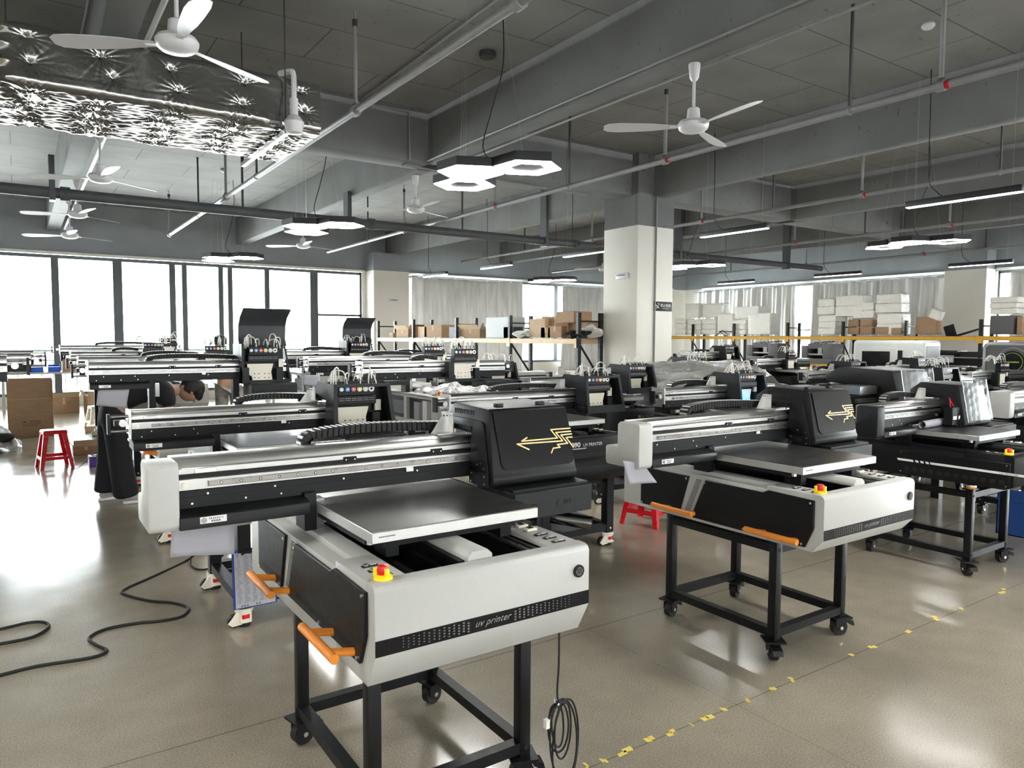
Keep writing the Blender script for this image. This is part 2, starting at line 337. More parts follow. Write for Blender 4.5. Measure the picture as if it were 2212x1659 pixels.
# curtains
def curtain(ax, a0, a1, z0, z1, seed, label, gather=0):
    R = np.random.RandomState(seed); b = MB(); i_ = b.mi(SILV); n_ = int((a1-a0)/.03); m_ = 26; ph = R.rand(6)*6.28
    g = []
    for i in range(n_+1):
        a = a0+(a1-a0)*i/n_; col = []
        for j in range(m_+1):
            t = j/m_; z = z0+(z1-z0)*t; k = 1-.35*t
            d = k*(.045*math.sin(a*17+ph[0]+1.5*math.sin(a*2.3+ph[1]))+.03*math.sin(a*31+ph[2]+t*2)+.035*math.sin(a*6+ph[3]+t*3.0*math.sin(a*1.1+ph[4])))
            aa = a+gather*(1-t)*math.sin(PI*(a-a0)/(a1-a0))+.05*math.sin(t*5+a*4)*(1-t)
            zz = z-(.035*abs(math.sin(a*7.3+ph[5])) if j == m_ else 0)
            p = (aa, Y1-.22+d, zz) if ax == 'x' else (X1-.22+d, aa, zz)
            col.append(b.b.verts.new(p))
        g.append(col)
    for i in range(n_):
        for j in range(m_): f = b.b.faces.new((g[i][j], g[i+1][j], g[i+1][j+1], g[i][j+1])); f.smooth = True; f.material_index = i_
    o = b.build('curtain'); md = o.modifiers.new('thickness', 'SOLIDIFY'); md.thickness = .004
    return tag(o, label, 'curtain')
curtain('x', 9.72, 13.75, .5, 3.42, 1, 'silver curtain on the far window wall just right of the pilaster, behind the left rack')
curtain('x', 15.35, 19.5, .5, 3.40, 2, 'silver curtain on the far window wall, seen close left of the square column')
curtain('y', 14.75, 19.2, .5, 3.42, 3, 'silver curtain on the right wall beside the room corner, behind the first stacks of foam')
curtain('y', 10.02, 14.15, .5, 3.42, 4, 'silver curtain on the right wall hanging next to the cream pilaster')
curtain('y', 5.0, 8.45, .5, 3.42, 5, 'silver curtain at the right edge of the photo, beyond the pilaster')
for ax, a0, a1, lb in (('x', 9.7, 19.6, 'thin steel curtain rail along the far window wall'), ('y', 10.0, 19.2, 'thin steel curtain rail along the right wall up to the pilaster'), ('y', 2, 8.8, 'thin steel curtain rail beyond the right pilaster')):
    b = MB(); y = (Y1 if ax == 'x' else X1)-.22; p = [(a0, y, 3.44), (a1, y, 3.44)] if ax == 'x' else [(y, a0, 3.44), (y, a1, 3.44)]
    b.cyl(p[0], p[1], .012, ALU, 8)
    for k in range(int((a1-a0)/1.2)):
        q = a0+.3+k*1.2
        if ax == 'x': b.box(q, q+.02, y, Y1-.002, 3.43, 3.45, FRAME)
        else: b.box(y, X1-.002, q, q+.02, 3.43, 3.45, FRAME)
    tag(b.build('curtain_rail'), lb, 'rail')
# balcony railing outside
b = MB(); b.box(X0, 8.4, Y1+.9, Y1+.95, 1.22, 1.27, FRAME); b.box(X0, 8.4, Y1+.91, Y1+.94, 1.0, 1.03, FRAME); b.box(X0, 8.4, Y1+.91, Y1+.94, .12, .16, FRAME)
for k in range(int((8.4-X0)/.24)): b.box(X0+k*.24, X0+k*.24+.025, Y1+.915, Y1+.94, 0, 1.02, FRAME)
tag(b.build('balcony_railing'), 'dark metal balcony railing outside the bright windows', 'railing')

# ---------------- overhead: duct, pipes, lamps, fans ----------------
def duct():
    o = thing('air_duct', 'big foil wrapped rectangular air duct under the ceiling at upper left', 'duct', (0, 0, 0))
    R = np.random.RandomState(3); x0, x1 = -7.0, 2.30; y0, y1, z0, z1 = 6.45, 7.75, 3.42, 3.86; r = .05
    # perimeter path
    per = []; 
    def arc(cy, cz, a0, a1):
        for k in range(5): t = a0+(a1-a0)*k/4; per.append((cy+r*math.cos(t), cz+r*math.sin(t)))
    def line(p, q, n_):
        for k in range(1, n_): per.append((p[0]+(q[0]-p[0])*k/n_, p[1]+(q[1]-p[1])*k/n_))
    arc(y0+r, z1-r, PI/2, PI); line((y0, z1-r), (y0, z0+r), 44); arc(y0+r, z0+r, PI, 1.5*PI); line((y0+r, z0), (y1-r, z0), 110); arc(y1-r, z0+r, 1.5*PI, 2*PI); line((y1, z0+r), (y1, z1-r), 8); arc(y1-r, z1-r, 0, PI/2)
    n_ = 560; ii = [x0+(-.7-x0)*k/90 for k in range(90)]+[-.7+(x1+.7)*k/470 for k in range(471)]; P = np.zeros((n_+1, len(per), 3)); 
    for i, x in enumerate(ii):
        for j, (y, z) in enumerate(per): P[i, j] = (x, y, z)
    pins = []
    for k in range(18): 
        for z in (3.74, 3.56): pins.append((x1-.18-k*.5+R.uniform(-.05, .05), y0, z+R.uniform(-.03, .03), .17, R.rand()*6, R.uniform(.006, .016)))
        for y in (6.62, 6.86, 7.1, 7.34, 7.58): pins.append((x1-.2-k*.5+R.uniform(-.07, .07), y+R.uniform(-.05, .05), z0, .30 if R.rand() < .3 else .2, R.rand()*6, R.uniform(.026, .05)))
    C_ = np.array([(y0+y1)/2, (z0+z1)/2]); D = np.zeros(P.shape[:2])
    X, Y, Z = P[..., 0], P[..., 1], P[..., 2]
    for k in range(14):
        a, b_, c, d, e = R.uniform(2, 16), R.uniform(2, 16), R.uniform(2, 16), R.rand()*6, R.rand()*6
        D += .0013*np.sin(a*X+b_*Y+c*Z+d+1.5*np.sin(3*X*R.rand()+e))
    D += .003*np.sin(9*X)*np.sin(7*Y+1)
    D -= .03*np.exp(-((X-(-.05+.25*(Y-y0)))/.05)**2)*np.abs(np.sin(26*(Y+Z)))          # the crumpled taped joint
    D += (Z < z0+.01)*.0028*(np.sin(31*X+23*Y)*np.sin(17*X-29*Y+2)+np.sin(53*X+11*Y)*np.sin(9*X-47*Y))
    for px, py, pz, rad, ph, am in pins:
        dx, dy, dz = X-px, Y-py, Z-pz; rr = np.sqrt(dx*dx+dy*dy+dz*dz)+1e-6; near = (np.abs(dz) < .1) if abs(pz-z0) < .01 else (np.abs(dy) < .03)
        th = np.arctan2(dz if abs(pz-z0) > .01 else dy, dx); w = np.exp(-rr/rad*2.2)*near
        D += w*am*(.6*np.abs(np.sin(7*th+ph+1.5*np.sin(2*th)))+.25*np.sin(17*th+2*ph))*np.minimum(1, rr/.03)-.03*np.exp(-(rr/.03)**1.2)*near
    b = MB(); i_ = b.mi(FOIL); V = []
    for i in range(n_+1):
        row = []
        for j in range(len(per)):
            y, z = per[j]; nn = Vector((0, 0, 0))
            nn = Vector((0, -1 if y < y0+.02 else (1 if y > y1-.02 else 0), -1 if z < z0+.02 else (1 if z > z1-.02 else 0)))
            if nn.length == 0: nn = Vector((0, y-C_[0], z-C_[1]))
            nn.normalize(); row.append(b.b.verts.new(Vector(P[i, j])+nn*float(D[i, j])))
        V.append(row)
    for i in range(n_):
        for j in range(len(per)): f = b.b.faces.new((V[i][j], V[i+1][j], V[i+1][(j+1) % len(per)], V[i][(j+1) % len(per)])); f.smooth = True; f.material_index = i_
    b.b.faces.new(V[-1]).material_index = i_; b.b.faces.new(V[0][::-1]).material_index = i_
    b.build('foil_jacket', o)
    for x in (1.95, -.6, -3.2, -5.6):
        b = MB(); b.box(x, x+.04, y0-.09, y1+.09, z0-.075, z0-.035, STEEL)
        b.cyl((x+.02, y0-.06, z0-.06), (x+.02, y0-.06, ZC), .006, HANG, 6); b.cyl((x+.02, y1+.06, z0-.06), (x+.02, y1+.06, ZC), .006, HANG, 6); b.build('trapeze_hanger', o)
    b = MB(); b.lathe([(.035, .2), (.035, .06), (.05, .05), (.085, 0), (.07, -.09), (.03, -.1)], (2.02, y0-.13, z0+.02), FANW, 14)
    b.tube([(2.02, y0-.13, z0+.2), (2.02, y0-.13, z0+.42), (2.0, y0-.06, z0+.46), (1.95, y0+.03, z0+.46)], .024, FANW, 8); b.build('drip_trap', o)
duct()
def hang(b, x, y, z, kind=0):
    if kind: b.box(x-.02, x+.02, y-.03, y+.03, ZC-.012, ZC-.001, HANG); b.box(x-.013, x+.013, y-.01, y+.01, z, ZC-.01, PIPED if kind == 2 else HANG)
    else: b.cyl((x, y, z), (x, y, ZC-.2), .02, PIPE, 8); b.cyl((x, y, z+.02), (x, y, z+.06), .028, HANG, 8); b.cyl((x, y, ZC-.22), (x, y, ZC-.16), .026, HANG, 8); b.cyl((x, y, ZC-.16), (x, y, ZC-.08), .01, ALU, 6)
def sprinkler(x, y0, y1, z, r, label, ys, hs, red=True):
    o = thing('sprinkler_pipe', label, 'pipe', (x, y0, z)); b = MB(); b.cyl((0, 0, 0), (0, y1-y0, 0), r, PIPE, 14); b.build('main_pipe', o)
    for y in ys:
        b = MB(); hang(b, x, y, z); b.cyl((x, y-.035, z), (x, y+.035, z), r*1.5, PIPE, 12)
        if red: b.cyl((x, y-.07, z), (x, y-.04, z), r*1.15, RED, 10)
        b.xf(lambda v: (v.x-x, v.y-y0, v.z-z)); b.build('sprinkler_head', o)
    for y in hs:
        b = MB(); hang(b, x, y, z, 1); b.cyl((x, y-.012, z), (x, y+.012, z), r*1.25, PIPE, 10); b.xf(lambda v: (v.x-x, v.y-y0, v.z-z)); b.build('pipe_hanger', o)
sprinkler(2.66, -5, 16.6, 3.7, .034, 'pale sprinkler pipe running past the end of the foil duct', (3.86, 6.52, 11.6, 16.5), (2.0, 9.9, 13.6), False)
sprinkler(6.38, -5, 17.5, 3.7, .032, 'grey sprinkler pipe passing in front of the square column', (3.1, 6.2, 9.9, 13.2), (3.9, 8.0, 15.0))
sprinkler(10.2, -5, 17.5, 3.7, .03, 'grey sprinkler pipe in the first bay to the right of the column', (2.8, 6.0, 9.0, 12.0), (4.2, 7.5, 14.5))
sprinkler(14.1, -5, 18.5, 3.7, .03, 'grey sprinkler pipe in the second bay to the right of the column', (3.4, 6.6, 9.8, 13.4), (5, 8.2, 15.5))
sprinkler(18.4, -5, 18.5, 3.7, .03, 'grey sprinkler pipe nearest the right curtain wall', (6.0, 9.2, 12.4), (7.8, 15))
def mainpipe():
    y, z = 12.0, 3.575; o = thing('drain_pipe', 'dark grey thick pipe crossing the whole hall from left to right', 'pipe', (X0, y, z))
    b = MB(); b.cyl((0, 0, 0), (25.5, 0, 0), .075, PIPED, 18); b.build('main_pipe', o)
    for x in (.55, 5.1, 9.7, 13.0, -3):
        b = MB(); b.cyl((x+7, 0, 0), (x+7.12, 0, 0), .098, PIPED, 16); b.box(x+7.04, x+7.08, -.12, .12, -.03, .03, HANG); b.build('coupling', o)
    for x in (.42, 4.7, 8.9, 12.8, 16.9): 
        b = MB(); b.box(x+7, x+7.07, -.1, .1, -.11, .5 if x in (.42, 4.7) else ZC-z-.001, PIPED); b.build('bracket', o)
    for x in (3.0, 7.0, 11): 
        b = MB(); b.box(x+6.9, x+7.1, -.03, .03, ZC-z-.04, ZC-z-.001, HANG); b.box(x+6.985, x+7.015, -.015, .015, .06, ZC-z-.02, HANG); b.build('pipe_hanger', o)
mainpipe()
for x, y0, y1, z, lb in ((4.74, -5, 9.08, 4.03, 'thin grey conduit along the foot of the beam above the middle hexagon lamps'), (5.06, -5, 9.08, 3.985, 'thin grey conduit on the right edge of that same beam'), (.93, 2, 19, 3.96, 'thin pale conduit running along the beam at far left')):
    b = MB(); b.cyl((x, y0, z), (x, y1, z), .014 if x > 1 else .022, PIPE if x > 1 else FANW, 8); tag(b.build('conduit'), lb, 'conduit')
b = MB(); b.tube([(9.455, 8.9, 4.1), (9.0, 8.92, 4.1), (9.0, 8.92, 3.9), (9.0, 8.925, 2.0), (9.0, 8.925, .05)], .016, PIPE, 8, smooth=False); tag(b.build('conduit'), 'grey conduit dropping down the right face of the square column', 'conduit')
b = MB(); b.tube([(3.6, 2.2, ZC-.03), (3.75, 9.05, ZC-.03), (4.45, 9.05, ZC-.05), (4.47, 9.07, 4.02), (4.47, 9.3, 3.98), (8, 9.45, 3.98)], .014, PIPE, 8, smooth=False); tag(b.build('conduit'), 'grey conduit on the ceiling slab that bends down the cross beam', 'conduit')
def detector(x, y, label):
    o = thing('smoke_detector', label, 'detector', (x, y, ZC)); b = MB(); b.lathe([(.05, -.001), (.062, -.02), (.06, -.035), (.04, -.055), (.02, -.06)], (0, 0, 0), FANW, 20); b.build('detector_dome', o)
p = W(2005, 50, z=ZC); detector(p.x, p.y, 'round white smoke detector on the ceiling at upper right'); p = W(483, 365, z=ZC); detector(p.x, p.y, 'round white smoke detector on the far left ceiling bay')
p = W(1053, 112, z=ZC); b = MB(); b.lathe([(.085, -.001), (.09, -.02), (.085, -.06), (.05, -.065)], (p.x, p.y, ZC), HANG, 20); tag(b.build('junction_box'), 'round black ceiling junction box above the middle hexagon lamps', 'junction box')

def hexpoly(r, a): return [(r*math.cos(a+PI/6+k*PI/3), r*math.sin(a+PI/6+k*PI/3)) for k in range(6)]
def hexcluster(x, y, a, label):
    z = 3.15; o = thing('hexagon_pendant_lamp', label, 'pendant lamp', (x, y, z), 0, 'hexagon lamps'); ap = .283; R_ = .323
    for k, (t, ring) in enumerate(((None, 0), (a, 1), (a+2*PI/3, 1))):
        cx, cy = (0, 0) if t is None else (2*ap*math.cos(t), 2*ap*math.sin(t)); b = MB()
        hp = [(cx+p_[0], cy+p_[1]) for p_ in hexpoly(R_-.003, a)]; b.prism(hp, 'z', .004, .085, LBODY)
        b.build('housing', o); b = MB()
        if not ring: b.prism([(cx+p_[0], cy+p_[1]) for p_ in hexpoly(R_-.012, a)], 'z', -.003, .0035, LED)
        else:
            O = [(cx+p_[0], cy+p_[1]) for p_ in hexpoly(R_-.012, a)]; I = [(cx+p_[0], cy+p_[1]) for p_ in hexpoly(R_*.55, a)]
            for q in range(6): b.prism([O[q], O[(q+1) % 6], I[(q+1) % 6], I[q]], 'z', -.003, .0035, LED)
        b.build('diffuser', o)
    b = MB(); 
    for q in ((-.2, -.2), (.4, -.3), (.2, .55), (0, .1)): b.cyl((q[0], q[1], .08), (q[0]*.6, q[1]*.6, ZC-z-.002), .0013, ALU, 4)
    b.build('suspension_wire', o); b = MB(); b.tube([(.2, -.1, .085), (.12, -.02, .25), (.2, -.05, .6), (.26, -.15, 1.0), (.25, -.15, ZC-z-.003)], .006, RUB, 6); b.build('power_cord', o)
hexcluster(3.567, 5.955, math.radians(-54.5), 'middle black hexagon pendant lamp, three lit panels, in the centre of the photo')
hexcluster(3.40, 10.2, math.radians(-50), 'hexagon pendant lamp with three lit panels behind the end of the foil duct')
hexcluster(3.35, 15.25, math.radians(-40), 'hexagon pendant lamp farthest back, in front of the bright windows')
hexcluster(11.83, 6.15, math.radians(-54), 'hexagon pendant lamp at the right side, below the long linear lamp')
hexcluster(11.8, 10.85, math.radians(-54), 'hexagon pendant lamp just right of the square column')
hexcluster(11.75, 15.75, math.radians(-50), 'small far hexagon pendant lamp left of the square column')
hexcluster(4.05, .72, math.radians(-54), 'lit hexagon lamp cut off by the top right corner of the photo')
hexcluster(-1.5, 3.2, math.radians(-54), 'added hexagon fill lamp over the floor at left, outside the picture'); hexcluster(3.9, -3.3, math.radians(-54), 'added hexagon fill lamp behind the viewer in the middle'); hexcluster(-1.5, -2, math.radians(-54), 'added hexagon fill lamp behind the viewer on the left'); hexcluster(11.8, 1.3, math.radians(-54), 'added hexagon fill lamp beyond the right edge of the picture')  # unseen lamps, added as fill for surfaces turned to the viewer
def linear(x, y, label):
    z = 3.15; o = thing('linear_pendant_lamp', label, 'pendant lamp', (x, y, z), 0, 'linear lamps')
    part('linh', 'housing', lambda b: b.box(-.04, .04, -.6, .6, .004, .075, LBODY, .003), o); part('lind', 'diffuser', lambda b: b.box(-.036, .036, -.59, .59, -.004, .0035, LED), o)
    def w(b):
        for q in (-.5, .5): b.cyl((0, q, .07), (0, q, ZC-z-.002), .0013, ALU, 4)
    part('linw', 'suspension_wire', w, o); part('linc', 'power_cord', lambda b: b.tube([(0, .2, .075), (.0, .28, .15), (0, .36, .3), (.02, .38, .9), (0, .38, ZC-z-.003)], .006, RUB, 6), o)
for y, lb in ((3.96, 'linear pendant lamp cut by the right edge, the largest in the picture'), (7.07, 'linear pendant lamp hanging just right of the square column top'), (10.45, 'linear pendant lamp whose right end meets the column'), (13.45, 'linear pendant lamp over the middle of the left rack'), (16.25, 'linear pendant lamp near the far pilaster and curtain'), (.9, 'linear pendant lamp behind the right edge of the picture'), (-2.2, 'added linear fill lamp behind the viewer on the right')): linear(8.7, y, lb)  # the last lamp, behind the viewer, is unseen and added as fill
for y, lb in ((16.3, 'added far linear fill lamp near the room corner, hidden by the column'), (13.2, 'far linear lamp in front of the right curtains, nearest the column'), (10.2, 'far linear lamp between column and pilaster in front of the right curtains'), (7.05, 'far linear lamp in front of the cream right pilaster'), (3.9, 'far linear lamp outside the right edge')): linear(16.4, y, lb)  # the lamp behind the column is added to brighten the foam packs
def blade(b):
    # rooted narrow, widening, rounded tip, pitched
    P = [(.14, .028), (.22, .035), (.35, .058), (.5, .07), (.65, .075), (.74, .065), (.78, .035)]; U = []; D = []
    pts = [(x, w) for x, w in P]+[(x, -w) for x, w in P[::-1]]
    b.prism(pts, 'z', -.002, .002, FANW); b.xf(lambda v: (v.x, v.y, v.z+v.y*.22))
    b.box(.075, .2, -.012, .012, -.006, .004, FANW)
def fan(x, y, z, a, label, low=0):
    o = thing('ceiling_fan', label, 'ceiling fan', (x, y, z), 0, 'ceiling fans'); top = 4.0-z-.002
    part('fanm', 'motor', lambda b: b.lathe([(.04, .16), (.052, .15), (.06, .06), (.12, .045), (.135, .02), (.132, 0), (.125, -.02), (.10, -.04), (.05, -.052), (.01, -.055)], (0, 0, 0), FANW, 28), o)
    part(('fanr', round(top, 3)), 'rod', lambda b: b.cyl((0, 0, .15), (0, 0, top-.1), .014, FANW, 10), o)
    part(('fanc', round(top, 3)), 'canopy', lambda b: b.lathe([(.02, top-.15), (.04, top-.12), (.052, top-.02), (.05, top)], (0, 0, 0), FANW, 18), o)
    for k in range(3):
        q = part('fanb', 'blade', blade, o); q.rotation_euler.z = math.radians(a+120*k)
fan(.92, 5.26, 3.50, 150, 'nearest white ceiling fan, in front of the foil duct at upper left')
fan(4.96, 4.49, 3.46, 142, 'white ceiling fan on a long rod at upper right of centre')
fan(.86, 9.84, 3.44, 155, 'white ceiling fan just under the foil duct at left')
fan(.8, 14.79, 3.33, 150, 'lowest small ceiling fan above the far left windows'); fan(.82, 13.1, 3.46, 160, 'small ceiling fan right behind the dark pipe at left')
fan(4.95, 9.85, 3.50, 146, 'white ceiling fan below and left of the middle hexagon lamps')
fan(4.85, 14.7, 3.45, 140, 'small ceiling fan under the second hexagon lamp'); fan(12.9, 14.69, 3.44, 150, 'small far fan immediately left of the square column')

# ---------------- printers ----------------
# local frame: x across (0 = middle), y away (0 = front of the body), z up from the floor; beam front plane y = .70
def caster_fn(b):
    b.box(-.05, .05, -.05, .05, .098, .106, BLACK); b.cyl((0, 0, .098), (0, 0, .08), .03, BLACK, 14)
    for s in (-1, 1): b.prism([(-.035, .085), (.035, .085), (.02, .045), (-.012, .03), (-.035, .05)], 'y', s*.021, s*.026, BLACK)
    b.cyl((.0, -.018, .043), (.0, .018, .043), .043, RUB, 24); b.cyl((0, -.029, .043), (0, .029, .043), .010, BOLT, 10)
    b.prism([(.03, .085), (.075, .075), (.082, .05), (.07, .05), (.04, .066)], 'y', -.025, .025, BLACK)
def whitecaster_fn(b):
    b.cyl((0, 0, .085), (0, 0, .105), .05, CREAM, 20); b.cyl((0, 0, .025), (0, 0, .085), .042, CREAM, 20); b.box(-.02, .02, -.0445, -.03, .05, .072, RED); b.cyl((0, 0, 0), (0, 0, .026), .034, RUB, 16); b.box(-.03, .03, -.05, -.01, .028, .04, CREAM, .004)
    b.cyl((-.055, -.015, .035), (-.055, .015, .035), .035, RUB, 16); b.prism([(-.09, .03), (-.04, .09), (.02, .09), (.02, .02), (-.07, .012)], 'y', -.028, -.018, CREAM)
def frame_fn(b, w, d, h, s, top):
    z0 = h-.02-s if top else .12; z1 = z0+s*.9
    for x in (-w/2, w/2): b.box(x-s/2+.0015, x+s/2-.0015, -d/2+s/2, d/2-s/2, z0, z1, BLACK)
    for y in (-d/2, d/2): b.box(-w/2, w/2, y-s/2+.0015, y+s/2-.0015, z0, z1, BLACK)
def trolley(x, y, w, d, h, label, pads=True):
    o = thing('trolley', label, 'trolley', (x, y, 0), 0, 'black wheeled trolleys'); s = .045
    part(('trf', w, d, h, 0), 'lower_frame', lambda b: frame_fn(b, w, d, h, s, 0), o); part(('trf', w, d, h, 1), 'upper_frame', lambda b: frame_fn(b, w, d, h, s, 1), o)
    def leg(b):
        b.box(-s/2, s/2, -s/2, s/2, .106, h-.008, BLACK, .003)
        for z in (.14, h-.05): b.cyl((0, -s/2-.003, z), (0, -s/2, z), .009, RUB, 8); b.cyl((-s/2-.003, 0, z), (-s/2, 0, z), .009, RUB, 8)
        b.box(-.04, .04, -.035, .035, h-.008, h, BLACK)
    for k, (i, j) in enumerate(((-1, -1), (1, -1), (1, 1), (-1, 1))):
        part(('trl', h), 'leg', leg, o, (i*w/2, j*d/2, 0)); c = part('cas', 'caster', caster_fn, o, (i*w/2, j*d/2, 0)); c.rotation_euler.z = (-2.2, -.35, .3, .2)[k]
        if pads:
            def pad(b): b.cyl((0, 0, 0), (0, 0, .012), .036, ORANGE, 18); b.cyl((0, 0, .012), (0, 0, .026), .034, ALU, 18); b.cyl((0, 0, .026), (0, 0, .032), .026, RUB, 14)
            part('pad', 'levelling_pad', pad, o, (i*w/2, j*d/2, h))
    return o
ZB = .645
def body_fn(b, mt, zb, wt, open_=False):
    H = .385; pr = [(0, .712), (0, .897), (.008, .910), (.02, .915), (.06, .915), (.06, zb), (.055, zb)]
    b.prism(pr, 'x', -H, H, mt, .0015, 1)
    if open_:
        for s in (-1, 1):
            a, c = sorted((s*H, s*(H-.03)))
            b.box(a, c, .06, 1.26, zb, zb+.035, mt); b.box(a, c, .06, 1.26, .88, .912, mt)
            b.box(a, c, .06, .12, zb, .9, mt); b.box(a, c, .60, .66, zb, .9, mt); b.box(a, c, 1.2, 1.26, zb, .9, mt)
            a, c = sorted((s*H, s*.26)); b.box(a, c, .06, 1.26, .895, .913, mt)
        b.box(-.36, -.30, .25, .33, zb+.03, .86, WPRINT); b.box(-.36, -.31, .40, .5, zb+.03, .84, PAPER); b.box(-.345, -.33, .7, 1.1, zb+.06, .83, GREY)
    else:
        for s in (-1, 1):
            a, c = sorted((s*H, s*.26)); b.box(a, c, .058, .30, zb, .913, mt, .004); b.box(a, c, .298, 1.28, zb, .893, mt, .004)
            a, c = sorted((s*(H-.055), s*.26)); b.box(a, c, .298, 1.26, .88, .913, mt, .004)
    b.box(-.27, .27, .055, 1.26, zb, zb+.03, BLACK); b.box(-.27, .27, 1.2, 1.27, zb, .913, mt)
    for s in (-1, 1):       # inner lips, rails
        b.box(s*.259-.002, s*.259+.002, .06, 1.2, zb+.02, .90, BLACK); b.box(s*.215-.02, s*.215+.02, .07, 1.2, zb+.1, .885, BLACK); b.box(s*.215-.009, s*.215+.009, .075, 1.19, .885, .897, STEEL); b.cyl((s*.245, .075, .893), (s*.245, 1.19, .893), .006, STEEL, 8)
def panel_fn(b, s, k, mt):
    'side panels; s = -1 left, 1 right'
    H = .385; th = .012; lo, hi = sorted((s*H, s*(H+th)))
    poly = [(.045, .865), (.085, .672), (.735, .672), (.67, .882), (.325, .882), (.30, .862)] if k == 0 else [(.84, .672), (1.13, .672), (1.13, .882), (.775, .882)]
    if k == 0: poly = [(.045, .888), (.045, .76), (.085, .668), (.755, .668), (.665, .878), (.315, .878), (.285, .893)]
    b.prism(poly, 'x', lo, hi, mt, .002, 1); x = s*(H+th)
    y0, y1 = (.12, .66) if k == 0 else (.86, 1.1)
    for r in range(3):
        n = int((y1-y0)/.028)
        for i in range(n): y = y0+i*(y1-y0)/n; b.box(min(x, x+s*.0008), max(x, x+s*.0008), y, y+.02, .69+r*.008, .694+r*.008, RUB)
    for (y, z) in (((.06, .875), (.10, .682), (.735, .682), (.665, .865), (.42, .68)) if k == 0 else ((.79, .868), (1.115, .868), (.86, .682), (1.115, .682))):
        b.cyl((x, y, z), (x+s*.004, y, z), .006, BOLT, 8)
def louvre_fn(b, s):
    H = .385; x = s*H
    for i in range(24): z = .69+i*.0078; y = .775-(z-.69)*.42; b.box(min(x, x+s*.001), max(x, x+s*.001), y-.003, y+.034, z, z+.003, RUB)
def stripe_fn(b, big):
    b.prism([(-.0015, .714), (-.0015, .760), (.001, .760), (.001, .714)], 'x', -.384, .384, GLOSS)
    fr = lambda x, y, o: (x, -.0016-o, y)
    for sx in (-1, 1):
        for i in range(14):
            for j in range(4):
                x = sx*(.085+i*.0165); z = .723+j*.0085+(.004 if i % 2 else 0); r_ = .0011+.0013*(1-i/14)
                b.box(x-r_*1.3, x+r_*1.3, -.0022, -.0015, z-r_, z+r_, GPRINT)
    b.text('uv printer', .030, WPRINT if False else mat('pale print', (.25, .25, .25), .5), lambda x, y, o: fr(x, y+.730, o), shear=.5, align='CENTER', spacing=1.05)
def grille_fn(b):
    b.cyl((.338, 0, .832), (.338, -.006, .832), .021, BLACK, 28); b.cyl((.338, -.006, .832), (.338, -.0075, .832), .014, GREY, 20)
    for i in range(5): b.box(.328, .348, -.0085, -.0075, .824+i*.004, .826+i*.004, BLACK)
def estop_base(b):
    b.lathe([(.028, 0), (.028, .010), (.021, .013), (.016, .016)], (0, 0, 0), YEL, 20)
    for t in (.6, 2.7, 4.8): b.box(.021*math.cos(t)-.006, .021*math.cos(t)+.006, .021*math.sin(t)-.006, .021*math.sin(t)+.006, .008, .036, YEL, .002)
def switch_fn(b):
    b.box(-.026, .026, -.009, .009, 0, .003, BLACK, .001, 1); b.cyl((-.012, 0, .002), (-.012, 0, .008), .008, ALU, 12)
    for q in (.004, .011, .018): b.cyl((q, 0, .0025), (q, 0, .005), .003, WPRINT, 8)
def socket_fn(b): b.box(-.022, .022, -.017, .017, 0, .010, CREAM, .002, 1); b.box(-.010, .010, -.01, .01, .0095, .012, SCREEN)
def handle_fn(b):
    b.cyl((-.475, -.14, .018), (-.475, .14, .018), .014, ORANGE, 16)
    for y in (-.085, .085): b.cyl((-.475, y, .018), (-.384, y, 0), .012, ORANGE, 14); b.cyl((-.39, y, .001), (-.384, y, 0), .016, ORANGE, 14)
def bed_fn(b, w=.62, d=.78):
    b.box(-w/2, w/2, 0, d, .966, 1.0, ALUL, .0015, 1); b.box(-w/2+.004, w/2-.004, .004, d-.004, .9995, 1.0022, PLATE)
    for i in range(9): b.box(-.288+i*.0062, -.2835+i*.0062, -.001, 0, .983, .9865, GREY)
def bedunder_fn(b):
    b.box(-.25, .25, .05, .73, .935, .9655, BLACK)
    for s in (-1, 1):
        for y in (.06, .6): b.box(s*.215-.022, s*.215+.022, y, y+.09, .9, .935, BLACK); b.cyl((s*.29, y, .95), (s*.29, y, .966), .012, BOLT, 10)
    b.box(-.30, -.27, .08, .7, .945, .964, BLACK); b.box(-.294, -.290, .1, .6, .948, .953, ALU)
def tunnel_fn(b, mt):
    b.prism([(-.05, ZB), (-.05, .925), (-.035, .942), (.022, .942), (.04, .925), (.04, ZB)], 'y', .062, 1.2, mt, .002, 1); b.box(-.085, -.052, .08, 1.2, ZB, .87, ALU); b.box(-.075, -.055, .075, 1.2, .872, .915, BLACK)
